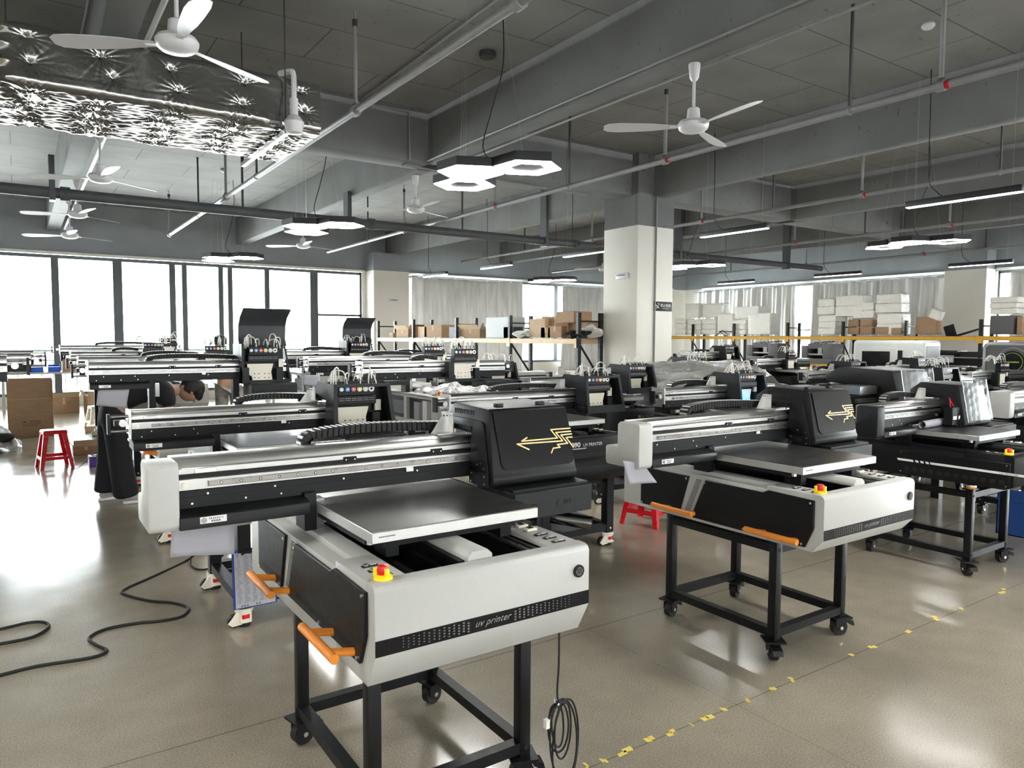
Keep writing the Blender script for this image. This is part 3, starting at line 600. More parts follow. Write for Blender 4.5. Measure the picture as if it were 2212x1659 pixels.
def beam_fn(b, L, dark, gap):
    'extruded aluminium gantry beam; front plane y=.70'
    h = L/2; y = .70; m1 = ALU
    top = BLACK if dark else ALU
    b.prism([(y+.012, 1.175), (y+.02, 1.20), (y+.13, 1.20), (y+.14, 1.19), (y+.14, 1.04), (y+.02, 1.04), (y+.02, 1.1), (y+.03, 1.1), (y+.03, 1.175)], 'x', -h, h, m1, .001, 1)
    if dark: b.box(-h, h, y+.01, y+.13, 1.2, 1.206, BLACK)
    b.box(-h, h, y+.004, y+.03, 1.150, 1.172, m1, .003, 1); b.box(-h, h, y+.015, y+.03, 1.136, 1.150, BLACK); b.box(-h, h, y, y+.03, 1.098, 1.136, m1, .002, 1)
    b.box(-h, h, y-.002, y+.03, 1.092, 1.0975, BLACK); b.box(-h, h, y+.004, y+.028, 1.075, 1.092, BLACK); b.box(-h, h, y+.002, y+.028, 1.038, 1.075, BLACK)
    if gap: b.box(-h-.012, -h, y-.006, y+.146, 1.07, 1.205, ALUL)
    b.cyl((-h+.03, y, 1.115), (-h+.03, y-.004, 1.115), .011, CREAM, 14); b.box(-h+.06, -h+.13, y-.001, y+.004, 1.152, 1.170, ALUL, .002, 1)
    for q in (-h+.08, -h+.11): b.cyl((q, y-.001, 1.161), (q, y-.004, 1.161), .004, BOLT, 8)
    for q in (-.2, .16): b.box(q, q+.05, y-.003, y+.006, 1.148, 1.162, BLACK, .002, 1); b.cyl((q+.008, y-.004, 1.152), (q+.008, y-.003, 1.152), .003, BOLT, 6); b.cyl((q+.042, y-.004, 1.152), (q+.042, y-.003, 1.152), .003, BOLT, 6)
    for q in (-h+.1, -.45, -.2, .1, .4): b.cyl((q, y+.001, 1.083), (q, y+.004, 1.083), .004, BOLT, 6)
    b.box(.05, .08, y-.006, y+.0, 1.084, 1.1, ALUL)
def rail_fn(b, L):
    h = L/2; b.box(-h+.10, h-.02, .688, .70, 1.108, 1.127, STEEL, .0015, 1)
    for i in range(22): x = -h+.14+i*.064; b.cyl((x, .6885, 1.1175), (x, .6872, 1.1175), .005, BLACK, 10); b.cyl((x, .6885, 1.1175), (x, .6868, 1.1175), .0032, BOLT, 8)
def apron_fn(b, L):
    h = L/2; x1 = -.35
    b.prism([(.70, 1.04), (.64, 1.032), (.63, 1.024), (.63, .985), (.72, .985), (.72, 1.04)], 'x', -h, x1, BLACK, .002, 1)
    b.box(x1-.004, x1+.04, .68, .78, .913, 1.05, BLACK, .002, 1); b.box(x1+.04, x1+.075, .70, .76, .913, 1.02, STEEL)
    b.box(-h, -.33, .72, .82, .99, 1.04, BLACK)
    for q in (-h+.05, -h+.22, x1-.08): b.cyl((q, .699, 1.055), (q, .696, 1.055), .004, BOLT, 6)
def badge_fn(b, x):
    b.box(x, x+.082, .6275, .6295, 1.0, 1.022, WPRINT, .0009, 1); b.cyl((x+.011, .628, 1.011), (x+.011, .6268, 1.011), .0105, WPRINT, 16); b.cyl((x+.071, .628, 1.011), (x+.071, .6268, 1.011), .0105, WPRINT, 16)
    b.cyl((x+.012, .6275, 1.011), (x+.012, .6255, 1.011), .009, STEEL, 14)
    for i in range(8): b.box(x+.027+i*.0058, x+.031+i*.0058, .6268, .6275, 1.0135, 1.0175, GREY)
    for i in range(4): b.box(x+.034+i*.0075, x+.0395+i*.0075, .6268, .6275, 1.004, 1.010, GREY)
def cover_fn(b, L, mt):
    h = L/2; x0, x1 = -h-.088, -h+.002
    b.prism([(.632, 1.0), (.632, 1.19), (.642, 1.203), (.77, 1.203), (.785, 1.19), (.785, 1.082), (.86, 1.08), (.87, 1.07), (.87, 1.0), (.86, .985), (.644, .985)], 'x', x0, x1, mt, .006, 2)
    b.cyl((x1-.01, .66, 1.203), (x1-.01, .66, 1.206), .004, BOLT, 8)
def bare_fn(b, L, s):
    h = L/2; x = s*h
    for z in (1.17, 1.09): b.cyl((x, .74, z), (x+s*.1, .74, z), .009, STEEL, 10)
    b.box(min(x+s*.1, x+s*.115), max(x+s*.1, x+s*.115), .71, .77, 1.075, 1.185, BLACK); b.box(min(x+s*.02, x+s*.08), max(x+s*.02, x+s*.08), .72, .78, 1.12, 1.15, BLACK); b.cyl((x+s*.04, .705, 1.135), (x+s*.04, .72, 1.135), .02, ALU, 14)
def chain_fn(b, x0, x1, light=False):
    'cable chain: the lower run lies on the beam, bends at x0 and returns above to x1'
    r = .026; y0, y1 = .88, .945; zb = 1.17; path = []; x = x1
    n = max(3, int((x1-x0-.05)/.022))
    for i in range(n+1): path.append((x1-(x1-x0-.05)*i/n*1.0, zb, 0))
    for i in range(1, 6): t = PI*i/6; path.append((x0+.05-r*math.sin(t)*1.1, zb+r-r*math.cos(t), -t))
    for i in range(n+1): u = i/n; path.append((x0+.05+(x1-x0-.05)*u, zb+2*r+.016*math.sin(PI*u**.7), PI-.10*math.cos(PI*u)))
    for k, (x, z, a) in enumerate(path):
        R_ = Matrix.Rotation(-a, 3, 'Y'); b.box(x-.0098, x+.0098, y0, y1, z-.018, z+.018, RUB, .002, 1, rot=R_)
        if k > n: 
            o_ = R_ @ Vector((0, 0, -.0188)); b.box(x+o_.x-.005, x+o_.x+.005, y0+.006, y1-.006, z+o_.z-.001, z+o_.z+.001, ALUL if light else RUB, rot=R_)  # pale strips on the link tops stand in for reflected light
    b.box(x0+.1, x1, .842, .965, 1.15, 1.158, ALU)
def bracket_fn(b, x):
    b.prism([(x-.105, 1.202), (x-.02, 1.202), (x-.02, 1.285), (x-.045, 1.285)], 'y', .838, .842, ALUL); b.box(x-.105, x-.015, .78, .842, 1.202, 1.206, ALUL); b.box(x-.022, x-.018, .8, .842, 1.205, 1.285, ALUL)
    for q in (.225, .24): b.cyl((x-.03-(q-.225), .8375, 1.275), (x-.03-(q-.225), .8365, 1.275), .004, HANG, 8)
HP = [(y_, 1.012+(z_-1.012)*.94) for y_, z_ in [(.545, 1.012), (.525, 1.025), (.522, 1.05), (.530, 1.07), (.582, 1.325), (.592, 1.338), (.86, 1.348), (.885, 1.325), (.93, 1.29), (.93, 1.235), (.85, 1.228), (.695, 1.225), (.69, 1.012)]]
def taper(xc, w): return lambda v: (xc+(v[0]-xc)*(1-.10*max(0, (v[2]-1.03))/.3), v[1], v[2])
def hood_fn(b, x0, w, mt, op=False):
    xc = x0+w/2; sh = taper(xc, w)
    if not op:
        b.prism(HP, 'x', x0, x0+w, mt, .006, 2, shear=sh)
        b.box(x0+.004, x0+w-.004, .70, .82, 1.226, 1.24, mt)
    else:       # open carriage housing: sides, top rail and a window frame, tubes and inks inside
        for xs in (x0, x0+w-.006): b.prism(HP, 'x', xs, xs+.006, mt, .001, 1, shear=sh)
        def fy(z): return .522+(z-1.05)*.19
        for z0, z1 in ((1.012, 1.075), (1.298, 1.318)): b.prism([(fy(z0), z0), (fy(z1), z1), (fy(z1)+.012, z1), (fy(z0)+.012, z0)], 'x', x0, x0+w, mt, .001, 1, shear=sh)
        for xs in (x0, x0+w-.028): b.prism([(fy(1.05), 1.05), (fy(1.315), 1.315), (fy(1.315)+.012, 1.315), (fy(1.05)+.012, 1.05)], 'x', xs, xs+.028, mt, .001, 1, shear=sh)
        b.box(x0+.02, x0+w-.02, .67, .68, 1.02, 1.33, BLACK); b.box(x0+.01, x0+w-.01, .53, .69, 1.012, 1.02, mt)
    # ribbed vent, raised side panel line, foot plate with bolts
    for s in (0, 1):
        x = x0 if s == 0 else x0+w; d = -1 if s == 0 else 1
        f = lambda y, z, o: sh((x+d*o, y, z))
        if not op:
            for i in range(11): y = .70+i*.015; b.box(f(y, 1.29, 0)[0]-.001, f(y, 1.29, 0)[0]+.001, y, y+.006, 1.283, 1.305, RUB)
            lo, hi = sorted((x, x+d*.007)); b.prism([(.93, 1.27), (.93, 1.225), (.70, 1.215), (.70, 1.10), (.565, 1.03), (.557, 1.07), (.612, 1.256), (.63, 1.268)], 'x', lo, hi, mt, .003, 2, shear=sh)
        lo, hi = sorted((x, x+d*.01)); b.box(lo, hi, .55, .69, 1.014, 1.065, mt, .001, 1)
        for (y, z) in ((.57, 1.055), (.67, 1.055), (.57, 1.024), (.67, 1.024), (.58, 1.085), (.63, 1.095), (.71, 1.21)): q = x+d*(.01 if z < 1.07 else .006); b.cyl((q, y, z), (q+d*.004, y, z), .0045, BOLT, 8)
        b.box(min(x+d*.0105, x+d*.009), max(x+d*.0105, x+d*.009), .60, .64, 1.03, 1.052, RUB)
LOGO = [[(0.5173, 1.1982), (0.4902, 1.1861), (0.6717, 1.1858), (0.6414, 1.222), (0.7442, 1.2217)], [(0.5216, 1.1506), (0.4666, 1.1763), (0.6973, 1.1724), (0.6656, 1.2086), (0.7458, 1.2088)],
    [(0.6321, 1.1284), (0.6441, 1.1462), (0.6801, 1.1474), (0.6671, 1.1593), (0.7222, 1.1606), (0.6911, 1.197), (0.7484, 1.1975)], [(0.7541, 1.1452), (0.7465, 1.1472), (0.717, 1.1847), (0.7493, 1.1844)]]
def hfront(u, z, o): t = (z-1.07)/.255; return (u, .530+t*.052-.0015-o*.98, z+o*.2)
def glass_fn(b, x0, w):
    k = .0; T = lambda u, z, o: hfront(u, z, o)
    pts = [(x0+.03, 1.308), (x0+w-.025, 1.308), (x0+w-.012, 1.19), (x0+w-.012, 1.10), (x0+w-.02, 1.085), (x0+w-.04, 1.078), (x0+.075, 1.078), (x0+.055, 1.085), (x0+.045, 1.10)]
    lo = [b.b.verts.new(T(p[0], p[1], -.001)) for p in pts]; hi = [b.b.verts.new(T(p[0], p[1], .003)) for p in pts]
    b.b.faces.new(hi[::-1]); n = len(pts)
    for i in range(n): b.b.faces.new((lo[i], hi[i], hi[(i+1) % n], lo[(i+1) % n]))
    b._fin(lo+hi, GLOSS, 0)
def logo_fn(b, x0):
    for l in LOGO: b.ribbon([(u-.338+x0, z) for u, z in l], .0052, GOLD, lambda u, z, o: hfront(u, z, .0032+o))
def knob_fn(b, x0, w):
    for q in (.09, .30): b.box(x0+q, x0+q+.035, .64, .665, 1.318, 1.334, RUB, .003, 2)
INK = [mat('ink white', (.75, .75, .75), .4), mat('ink blue', (.12, .35, .65), .4), mat('ink red', (.65, .12, .16), .4), mat('ink yellow', (.70, .62, .25), .4), mat('ink grey', (.6, .6, .6), .4), mat('ink clear', (.8, .8, .8), .4)]
def inks_fn(b, x0):
    b.box(x0+.06, x0+.30, .60, .66, 1.245, 1.315, BLACK, .002, 1); b.box(x0+.05, x0+.31, .59, .66, 1.19, 1.243, BLACK, .002, 1)
    for i in range(6):
        x = x0+.08+i*.04; r = .013+.0012*i; b.cyl((x, .600, 1.285), (x, .594, 1.285), r, INK[i], 18); b.cyl((x, .594, 1.285), (x, .5925, 1.285), .005 if i < 5 else .008, WPRINT if i < 5 else BLACK, 10)
        for q in range(6): b.cyl((x-.012+.012*(q % 3), .5905, 1.215+.012*(q//3)), (x-.012+.012*(q % 3), .5885, 1.215+.012*(q//3)), .0022, WPRINT, 6)
def plate_fn(b, x0):
    b.prism([(x0+.05, 1.17), (x0+.27, 1.17), (x0+.25, 1.10), (x0+.26, 1.03), (x0+.09, 1.03), (x0+.085, 1.06), (x0+.05, 1.09)], 'y', .62, .625, CREAM)
    for x in (.11, .145, .195, .23):
        for z in (1.05, 1.085): b.cyl((x0+x, .6195, z), (x0+x, .6185, z), .005, HANG, 8)
    b.box(x0+.29, x0+.34, .6, .64, 1.02, 1.13, BLACK); b.box(x0+.32, x0+.36, .63, .65, 1.14, 1.21, CREAM)
def tubes_fn(b, x0, seed):
    R = random.Random(seed)
    for i in range(9):
        a = x0+R.uniform(.03, .18) if i < 5 else x0+R.uniform(.2, .36); c = a+R.uniform(-.09, .10); t = R.uniform(.03, .075)
        b.tube([(a, .66, 1.30), (a+(c-a)*.2, .68, 1.34+t), (a+(c-a)*.8, .72, 1.34+t*1.1), (c, .76, 1.33)], .0045, TUBE, 6)
    for i in range(6): x = x0+.07+i*.045; b.tube([(x, .62, 1.315), (x+.01, .64, 1.345), (x+.03, .69, 1.33)], .004, RUB, 5)
def lid_fn(b, x0, w):
    P = [(.76, 1.33), (.80, 1.38), (.805, 1.50), (.76, 1.57), (.66, 1.635), (.655, 1.645), (.668, 1.648), (.775, 1.58), (.818, 1.505), (.815, 1.39), (.772, 1.32)]
    b.prism(P, 'x', x0+.02, x0+w+.05, mat('black lid lightened for glare', (.03, .033, .037), .45, noise=.1), .001, 1, shear=lambda v: (v[0]+(v[2]-1.33)*.04, v[1], v[2])); b.cyl((x0+w, .8, 1.34), (x0+w+.04, .72, 1.28), .005, HANG, 6)  # lid colour lightened from black to stand in for window glare
    b.box(x0+.0, x0+.02, .60, .9, 1.0, 1.34, DARK); b.prism([(.60, 1.0), (.80, 1.36), (.84, 1.36), (.78, 1.0)], 'x', x0+w+.03, x0+w+.045, DARK)
def cap_fn(b):
    b.box(.385, .77, .44, .72, .895, 1.002, DARK, .003, 1); b.box(.39, .765, .46, .72, 1.002, 1.012, BLACK)
    for x in (.43, .60): 
        b.cyl((x, .4395, .945), (x, .438, .945), .013, RUB, 14)
        for i in range(6): b.box(x+.022+i*.007, x+.026+i*.007, .4385, .4398, .936, .954, RUB)
def motor_fn(b, x0):
    for q, w_ in ((-.11, .075), (-.03, .05)):
        b.box(x0+q, x0+q+w_, .56, .62, 1.03, 1.16, BLACK, .003, 1); b.box(x0+q+.012, x0+q+w_-.01, .5595, .5605, 1.07, 1.095, WPRINT)
    b.tube([(x0-.08, .59, 1.16), (x0-.07, .6, 1.21), (x0-.04, .62, 1.22), (x0-.01, .6, 1.16)], .003, RED, 5)
def legs(o, dz, white, w=.56, d=.72, z1=None, f=.33):
    h = ZB-.02+dz if z1 is None else z1
    def leg(b): b.box(-.035, .035, -.035, .035, .1, h, BLACK, .003, 1); b.cyl((0, -.036, .14), (0, -.039, .14), .008, BOLT, 8); b.cyl((-.036, 0, .14), (-.039, 0, .14), .008, BOLT, 8)
    for i, j in ((-1, 0), (1, 0), (1, 1), (-1, 1)):
        part(('lg', h), 'leg', leg, o, (i*w/2, f+j*d, -dz)); part('wc' if white else 'cas', 'caster', whitecaster_fn if white else caster_fn, o, (i*w/2, f+j*d, -dz))
    def rails(b, z0, z1):
        for i in (-1, 1): b.box(i*w/2-.03, i*w/2+.03, f, f+d, z0, z1, BLACK)
        for y in (f, f+d): b.box(-w/2, w/2, y-.03, y+.03, z0, z1, BLACK)
        if z0 < .2: b.box(-w/2+.03, w/2-.03, f+.07, f+d-.1, .125, .14, BLACK)
    part(('rl', w, d, f), 'lower_frame', lambda b: rails(b, .12, .17), o, (0, 0, -dz)); part(('ru', h, w, d, f), 'upper_frame', lambda b: rails(b, h-.05, h), o, (0, 0, -dz))
def printer(x, y, dz, label, body='white', head='glass', hx=.338, hw=.42, cover='white', cap=True, stand=None, handles=True, bedy=.2, right=False, group=None, seed=1, chain=None, dark=False, texts=None, bedon=True, apron=True, L=1.54, zb=ZB, bz=0, lg=(.56, .72, .33)):
    'x, y: the body front centre; dz lifts the whole machine'
    o = thing('uv_printer', label, 'printer', (x, y, dz), 0, group); mt = {'white': WHITE, 'black': BLACK, 'open': WHITE}[body]
    part(('body', body, round(zb, 3)), 'body', lambda b: body_fn(b, mt, zb, WHITE, body == 'open'), o, (0, 0, bz))
    if body == 'white':
        for s in (-1, 1):
            for k in (0, 1): part(('pn', s, k), 'side_panel', lambda b: panel_fn(b, s, k, BLACK), o)
        part('lv', 'louvre', lambda b: louvre_fn(b, -1), o); part('st', 'front_stripe', lambda b: stripe_fn(b, 1), o); part('gr', 'round_grille', grille_fn, o)
    if body != 'open' or cap:
        e = part('esb', 'emergency_stop', estop_base, o, (-.335, .055, .913+bz)); e['label'] = 'yellow collar of the emergency stop'
        k = part('esk', 'knob', lambda b: b.lathe([(.014, .012), (.017, .016), (.0185, .030), (.015, .040), (.006, .043)], (0, 0, 0), RED, 18), e); k['label'] = 'red stop knob'
        for s in (-1, 1):
            for i in range(3): part('sw', 'switch', switch_fn, o, (s*.32, .085+i*.05, .9135+bz))
        for q in (.255, .31): part('sk', 'socket', socket_fn, o, (.322, q, .9135+bz))
    if handles:
        for y_ in (.21, .82): h_ = part('hd', 'push_handle', handle_fn, o, (0, y_, .688+bz)); h_['label'] = 'orange push handle'
    if bedon:
        bd = part('bed', 'print_bed', bed_fn, o, (0, bedy, .01+bz)); part('bun', 'bed_carriage', bedunder_fn, bd)
    part(('tn', body), 'middle_cover', lambda b: tunnel_fn(b, mt), o, (0, 0, bz))
    part(('bm', L, dark, cover), 'gantry_beam', lambda b: beam_fn(b, L, dark, cover is None), o)
    part(('rlx', L), 'linear_rail', lambda b: rail_fn(b, L), o)
    if apron: ap = part(('ap', L), 'beam_apron', lambda b: apron_fn(b, L), o); part(('bdg', L), 'badge', lambda b: badge_fn(b, -L/2+.06), ap)
    if cover: part(('cv', L, cover), 'end_cover', lambda b: cover_fn(b, L, {'white': WHITE, 'black': DARK}[cover]), o)
    else: part(('be', L, -1), 'belt_tensioner', lambda b: bare_fn(b, L, -1), o)
    if right: part(('be', L, 1), 'belt_tensioner', lambda b: bare_fn(b, L, 1), o)
    c0 = min(-.30 if chain is None else chain, hx-.25)
    part(('ch', round(c0, 2), round(hx, 2)), 'cable_chain', lambda b: chain_fn(b, c0, hx+.02, head != 'glass2'), o)
    if head in ('glass', 'open', 'dark'): part(('br', hx), 'chain_bracket', lambda b: bracket_fn(b, hx), o)
    if head == 'glass':
        h_ = part(('hood', hx, hw), 'carriage_hood', lambda b: hood_fn(b, hx, hw, BLACK), o); part(('hg', hx, hw), 'front_window', lambda b: glass_fn(b, hx, hw), h_)
        part(('hk', hx), 'hinge_block', lambda b: knob_fn(b, hx, hw), h_); l_ = part(('hl', hx), 'logo', lambda b: logo_fn(b, hx), h_); l_['label'] = 'gold zigzag arrow logo'
    elif head == 'dark':
        part(('hood', hx, hw), 'carriage_hood', lambda b: hood_fn(b, hx, hw, BLACK), o); part(('mo', hx), 'drive_motor', lambda b: motor_fn(b, hx), o)
    elif head == 'open': part(('hoodo', hx, hw), 'carriage_hood', lambda b: hood_fn(b, hx, hw, DARK, True), o)
    elif head == 'lid':
        part(('hoodl', hx), 'raised_lid', lambda b: lid_fn(b, hx, hw-.04), o)
        part(('hlb', hx), 'carriage_frame', lambda b: (b.box(hx, hx+hw-.02, .57, .68, 1.0, 1.03, DARK), b.box(hx, hx+.05, .56, .66, 1.03, 1.14, DARK), b.box(hx, hx+hw-.05, .675, .685, 1.0, 1.33, BLACK)), o)
    elif head == 'bare': part(('hbr', hx), 'carriage_frame', lambda b: (b.box(hx, hx+.38, .57, .68, 1.0, 1.03, DARK), b.box(hx, hx+.06, .6, .68, 1.03, 1.19, DARK)), o)
    if head in ('open', 'lid', 'bare'):
        q = part(('ink', hx), 'ink_rack', lambda b: inks_fn(b, hx), o); q['label'] = 'black rack with six coloured ink caps'
        part(('pl', hx), 'head_plate', lambda b: plate_fn(b, hx), o); part(('tb', hx, seed), 'ink_tubes', lambda b: tubes_fn(b, hx, seed), o)
    if cap: part('cap', 'capping_station', cap_fn, o)
    if bz:
        for x in (-.352, .30): part(('pst', bz), 'gantry_post', lambda b: b.box(0, .05, .70, .78, .913+bz, 1.045, DARK, .002, 1), o, (x, 0, 0))
    if stand: legs(o, dz, stand == 'white', lg[0], lg[1], zb+dz+bz, lg[2])
    if texts: texts(o)
    return o
T1 = 'black wheeled trolley carrying the nearest white printer'
trolley(1.17, 2.415, .575, .69, .608, T1, False)
printer(1.175, 1.83, 0, 'nearest white flatbed printer in the middle foreground with a black glossy hood', bedy=.19, zb=.61)
trolley(3.365, 2.54, .57, .69, .612, 'black wheeled trolley under the second white printer, right of centre')
printer(3.305, 1.84, -.004, 'second white flatbed printer right of centre with black glossy hood and orange handles', bedy=.16, zb=.65, L=1.62)
trolley(5.58, 2.62, .53, .68, .60, 'black wheeled trolley under the black printer at the right edge')
def m3text(o):
    def f(b):
        x = -.3915
        for y0, y1 in ((.62, .73), (.585, .605), (.55, .57), (.515, .535)): b.prism([(y0, .79), (y1, .79), (y1+.008, .805), (y0+.008, .805)], 'x', x-.002, x, WPRINT)
        b.prism([(-.08, .79), (.505, .79), (.512, .805), (-.072, .805)], 'x', x-.002, x, WPRINT)
        b.text('UV PRINTER', .022, GREY, lambda u, v, w: (x-.003-w, .02+.06-u*.9, .791+v*.8), shear=0)
    p_ = part('m3s', 'side_stripe', f, o); p_['label'] = 'white stripe reading UV PRINTER'
    def g(b):
        for y0, y1 in ((-.12, .73), (.83, 1.22)):
            b.box(-.391, -.385, y0+.14, y1, .70, .865, BLACK, .003, 1)
            for y, z in ((y0+.16, .85), (y1-.02, .85), (y0+.16, .715), (y1-.02, .715)): b.cyl((-.391, y, z), (-.394, y, z), .005, BOLT, 8)
            for i in range(12): y = y0+.17+i*.055; (b.box(-.3925, -.391, y, y+.03, .725, .752, RUB) if y+.03 < y1 else None)
    part('m3p', 'side_panel', g, o)
printer(5.58, 1.98, -.045, 'black flatbed printer at the right edge with a film-wrapped hood', body='black', head='dark', hx=.12, cover='black', handles=False, bedy=.24, texts=m3text, zb=ZB+.045)
b = MB(); b.xf
# film over that hood's front
def film(x0, x1, y0, y1, z0, z1, label, seed=2, n=26, name='plastic_film', cat='plastic film', drape=None):
    am = .012 if drape else .0018
    b = MB(); R = np.random.RandomState(seed); i_ = b.mi(WRAP if name == 'plastic_wrap' else FILM); g = []
    for i in range(n+1):
        r = []
        for j in range(n+1):
            u, v = i/n, j/n; x = x0+(x1-x0)*u; 
            if drape: p = drape(u, v)
            else: p = (x, y0+(y1-y0)*v, z0+(z1-z0)*v)
            k = am*(math.sin(9*u+15*v+seed)+.6*math.sin(24*u-17*v+2*seed)+.35*abs(math.sin(31*u+38*v))); r.append(b.b.verts.new((p[0]+(k*.3 if drape else 0), p[1]-abs(k), p[2]+(k if drape else 0))))
        g.append(r)
    for i in range(n):
        for j in range(n): f = b.b.faces.new((g[i][j], g[i+1][j], g[i+1][j+1], g[i][j+1])); f.material_index = i_; f.smooth = True
    o = b.build(name); md = o.modifiers.new('thickness', 'SOLIDIFY'); md.thickness = .0008; return tag(o, label, cat)
film(5.71, 6.11, 2.485, 2.545, 1.0, 1.31, 'clear film stretched over the hood front of the black printer at the right edge')
# second row
printer(1.273, 3.77, -.012, 'white open-sided printer behind the nearest one, black housing with six ink caps', body='open', head='open', hx=.32, cover=None, stand='white', bedy=.30, chain=-.18)
def m12(o):
    def f(b):
        b.text('6090', .05, WPRINT, lambda u, v, w: (-.20+u*1.15, -.001-w, .845+v), bold=.001); b.text('UV PRINTER', .034, WPRINT, lambda u, v, w: (-.06+u, -.001-w, .845+v)); [b.box(-.17+i*.011, -.162+i*.011, -.0018, 0, .829, .836, WPRINT) for i in range(13)]
        for i in range(44):
            for j in range(3): b.box(-.35+i*.016+.008*(j % 2), -.346+i*.016+.008*(j % 2), -.0015, -.0005, .79-j*.012, .793-j*.012, GPRINT)
    part('m12t', 'front_lettering', f, o)
    def g(b):
        b.prism([(-.03, .62), (-.03, .70), (.0, .76), (.02, .76), (.02, .58)], 'x', -.385, .385, BLACK, .003, 1)
        b.box(-.28, .28, .15, .17, .40, .42, BLACK); b.box(-.28, .28, .15, .17, .52, .54, BLACK)
        for i in range(7): b.box(-.28+i*.085, -.26+i*.085, .15, .17, .42, .52, BLACK)
    part('m12g', 'front_skirt', g, o)
    for i in (0, 1):
        pass
def black12(x, y, dz, label, **k): return printer(x, y, dz, label, body='black', dark=True, cover=None, handles=False, stand='white', lg=(.62, .9, .14), **k)
black12(3.44, 4.05, -.03, 'black printer lettered 6090 behind the hood of the nearest printer', head='open', hx=.42, bedy=.18, texts=m12, cap=False)
def m13(o):
    def f(b): b.text('10', .036, WPRINT, lambda u, v, w: (.02+u, -.001-w, .83+v), bold=.001); b.text('UV PRINTER', .03, WPRINT, lambda u, v, w: (.07+u, -.001-w, .83+v)); [b.box(.03+i*.009, .036+i*.009, -.0018, 0, .818, .823, WPRINT) for i in range(12)]
    part('m13t', 'front_lettering', f, o)
black12(4.97, 5.15, -.0, 'black printer standing just in front of the square column base, open hood', head='open', hx=.40, bedy=.22, texts=m13, cap=False, chain=.0)
p14 = printer(5.365, 3.72, -.03, 'black printer with a blue glowing lamp inside its open hood, behind the second printer', body='black', head='open', hx=.02, cover=None, handles=False, stand='black', bedy=.3, chain=-.5)
b = MB(); b.box(.08, .34, .56, .61, 1.025, 1.05, UVL, .004, 1); b.box(.07, .16, .585, .61, 1.05, 1.13, UVL); b.build('blue_lamp', p14)
# raised rows at left
RB = 'bare-beam printers behind the standing worker'
printer(1.215, 5.78, .20, 'printer over the bending worker, its black lid raised against the windows', body='open', head='lid', hx=.35, cover=None, stand='white', bedon=False, chain=-.35, bz=-.16)
printer(1.30, 8.3, .18, 'printer in the row behind the raised lid, uncovered ink rack beside the second worker', body='open', head='bare', hx=.42, cover=None, cap=False, stand='white', handles=False, chain=-.15, seed=3)
printer(1.33, 10.2, .20, 'bare printer third from the windows at left, ink rack in its middle', body='open', head='bare', hx=.0, cover=None, cap=False, stand='white', handles=False, seed=4)
printer(1.30, 12.3, .26, 'bare printer nearest the windows at left', body='open', head='bare', hx=.55, cover=None, cap=False, stand='white', handles=False, seed=5)
printer(3.42, 7.2, .185, 'printer of the second column seen behind the left part of the one with white tubes', body='open', head='bare', hx=.55, cover=None, cap=False, stand='white', handles=False, seed=6, chain=-.05)
printer(3.42, 8.65, .22, 'printer with a raised black lid in front of the far pilaster', body='open', head='lid', hx=.20, cover=None, cap=True, stand='white', handles=False, seed=7)
printer(3.33, 5.46, .18, 'uncovered printer with white tubes and colourful inks in the centre', body='open', head='bare', hx=.06, cover=None, right=True, stand='white', handles=False, seed=8, chain=-.2, bedon=False)
printer(5.2, 9.6, .16, 'small printer behind, below the middle of the left rack', body='open', head='bare', hx=.12, cover=None, cap=False, stand='white', handles=False, seed=9)
printer(4.74, 6.65, -.01, 'printer with an open black hood in front of the left rack bags', body='black', head='open', hx=-.17, cover=None, right=True, cap=False, stand='black', handles=False, seed=10)
for k, (xr, yb, dz, lb) in enumerate(((-.06, 5.4, .28, 'printer cut off by the left edge, nearest of the three there'), (.09, 7.6, .25, 'printer at the left edge, second of the three there'), (.14, 9.6, .24, 'printer at the left edge, farthest of the three there'))):
    printer(xr-.77, yb-.7, dz, lb, body='open', head='bare', hx=-.6, cover=None, right=True, cap=False, stand='black', handles=False, chain=-.75, seed=11+k)
# right side
printer(7.62, 2.0, -.03, 'white-covered printer at the right edge, behind the film-wrapped hood', body='black', head='bare', hx=.2, cover='white', cap=False, stand='black', handles=False, seed=20)
printer(8.6, 3.35, -.015, 'black printer with a large open hood below the round logo machine', body='black', head='open', hx=-.27, cover=None, cap=False, stand='black', handles=False, seed=21)
printer(6.75, 5.65, .02, 'low black printer under the clear plastic wrap', body='black', head='bare', hx=.2, cover=None, cap=False, stand='black', handles=False, seed=22)
printer(9.5, 5.1, -.02, 'black printer with white tubes in front of the light grey cabinet printer, left side', body='black', head='open', hx=.0, cover=None, cap=False, stand='black', handles=False, seed=23)
printer(11.8, 5.3, -.0, 'black printer in front of the light grey cabinet printer, right side', body='black', head='open', hx=-.1, cover=None, cap=False, stand='black', handles=False, seed=24)
printer(10.5, 8.3, .16, 'printer directly right of the square column with an open hood under the yellow rack beam', body='black', head='open', hx=.25, cover=None, cap=False, stand='black', handles=False, seed=25)
printer(8.2, 6.6, .02, 'black printer at the right foot of the square column behind the plastic wrap', body='black', head='open', hx=-.35, cover=None, cap=False, stand='black', handles=False, seed=26)
printer(11.4, 8.25-.9, .06, 'black printer with tangled tubes behind the plastic wrap, right part', body='black', head='bare', hx=-.1, cover=None, cap=False, stand='black', handles=False, seed=27)
printer(10.7, 3.6, -.0, 'black printer with tubes behind the large open hood at the right', body='black', head='bare', hx=-.3, cover=None, cap=False, stand='black', handles=False, seed=28)
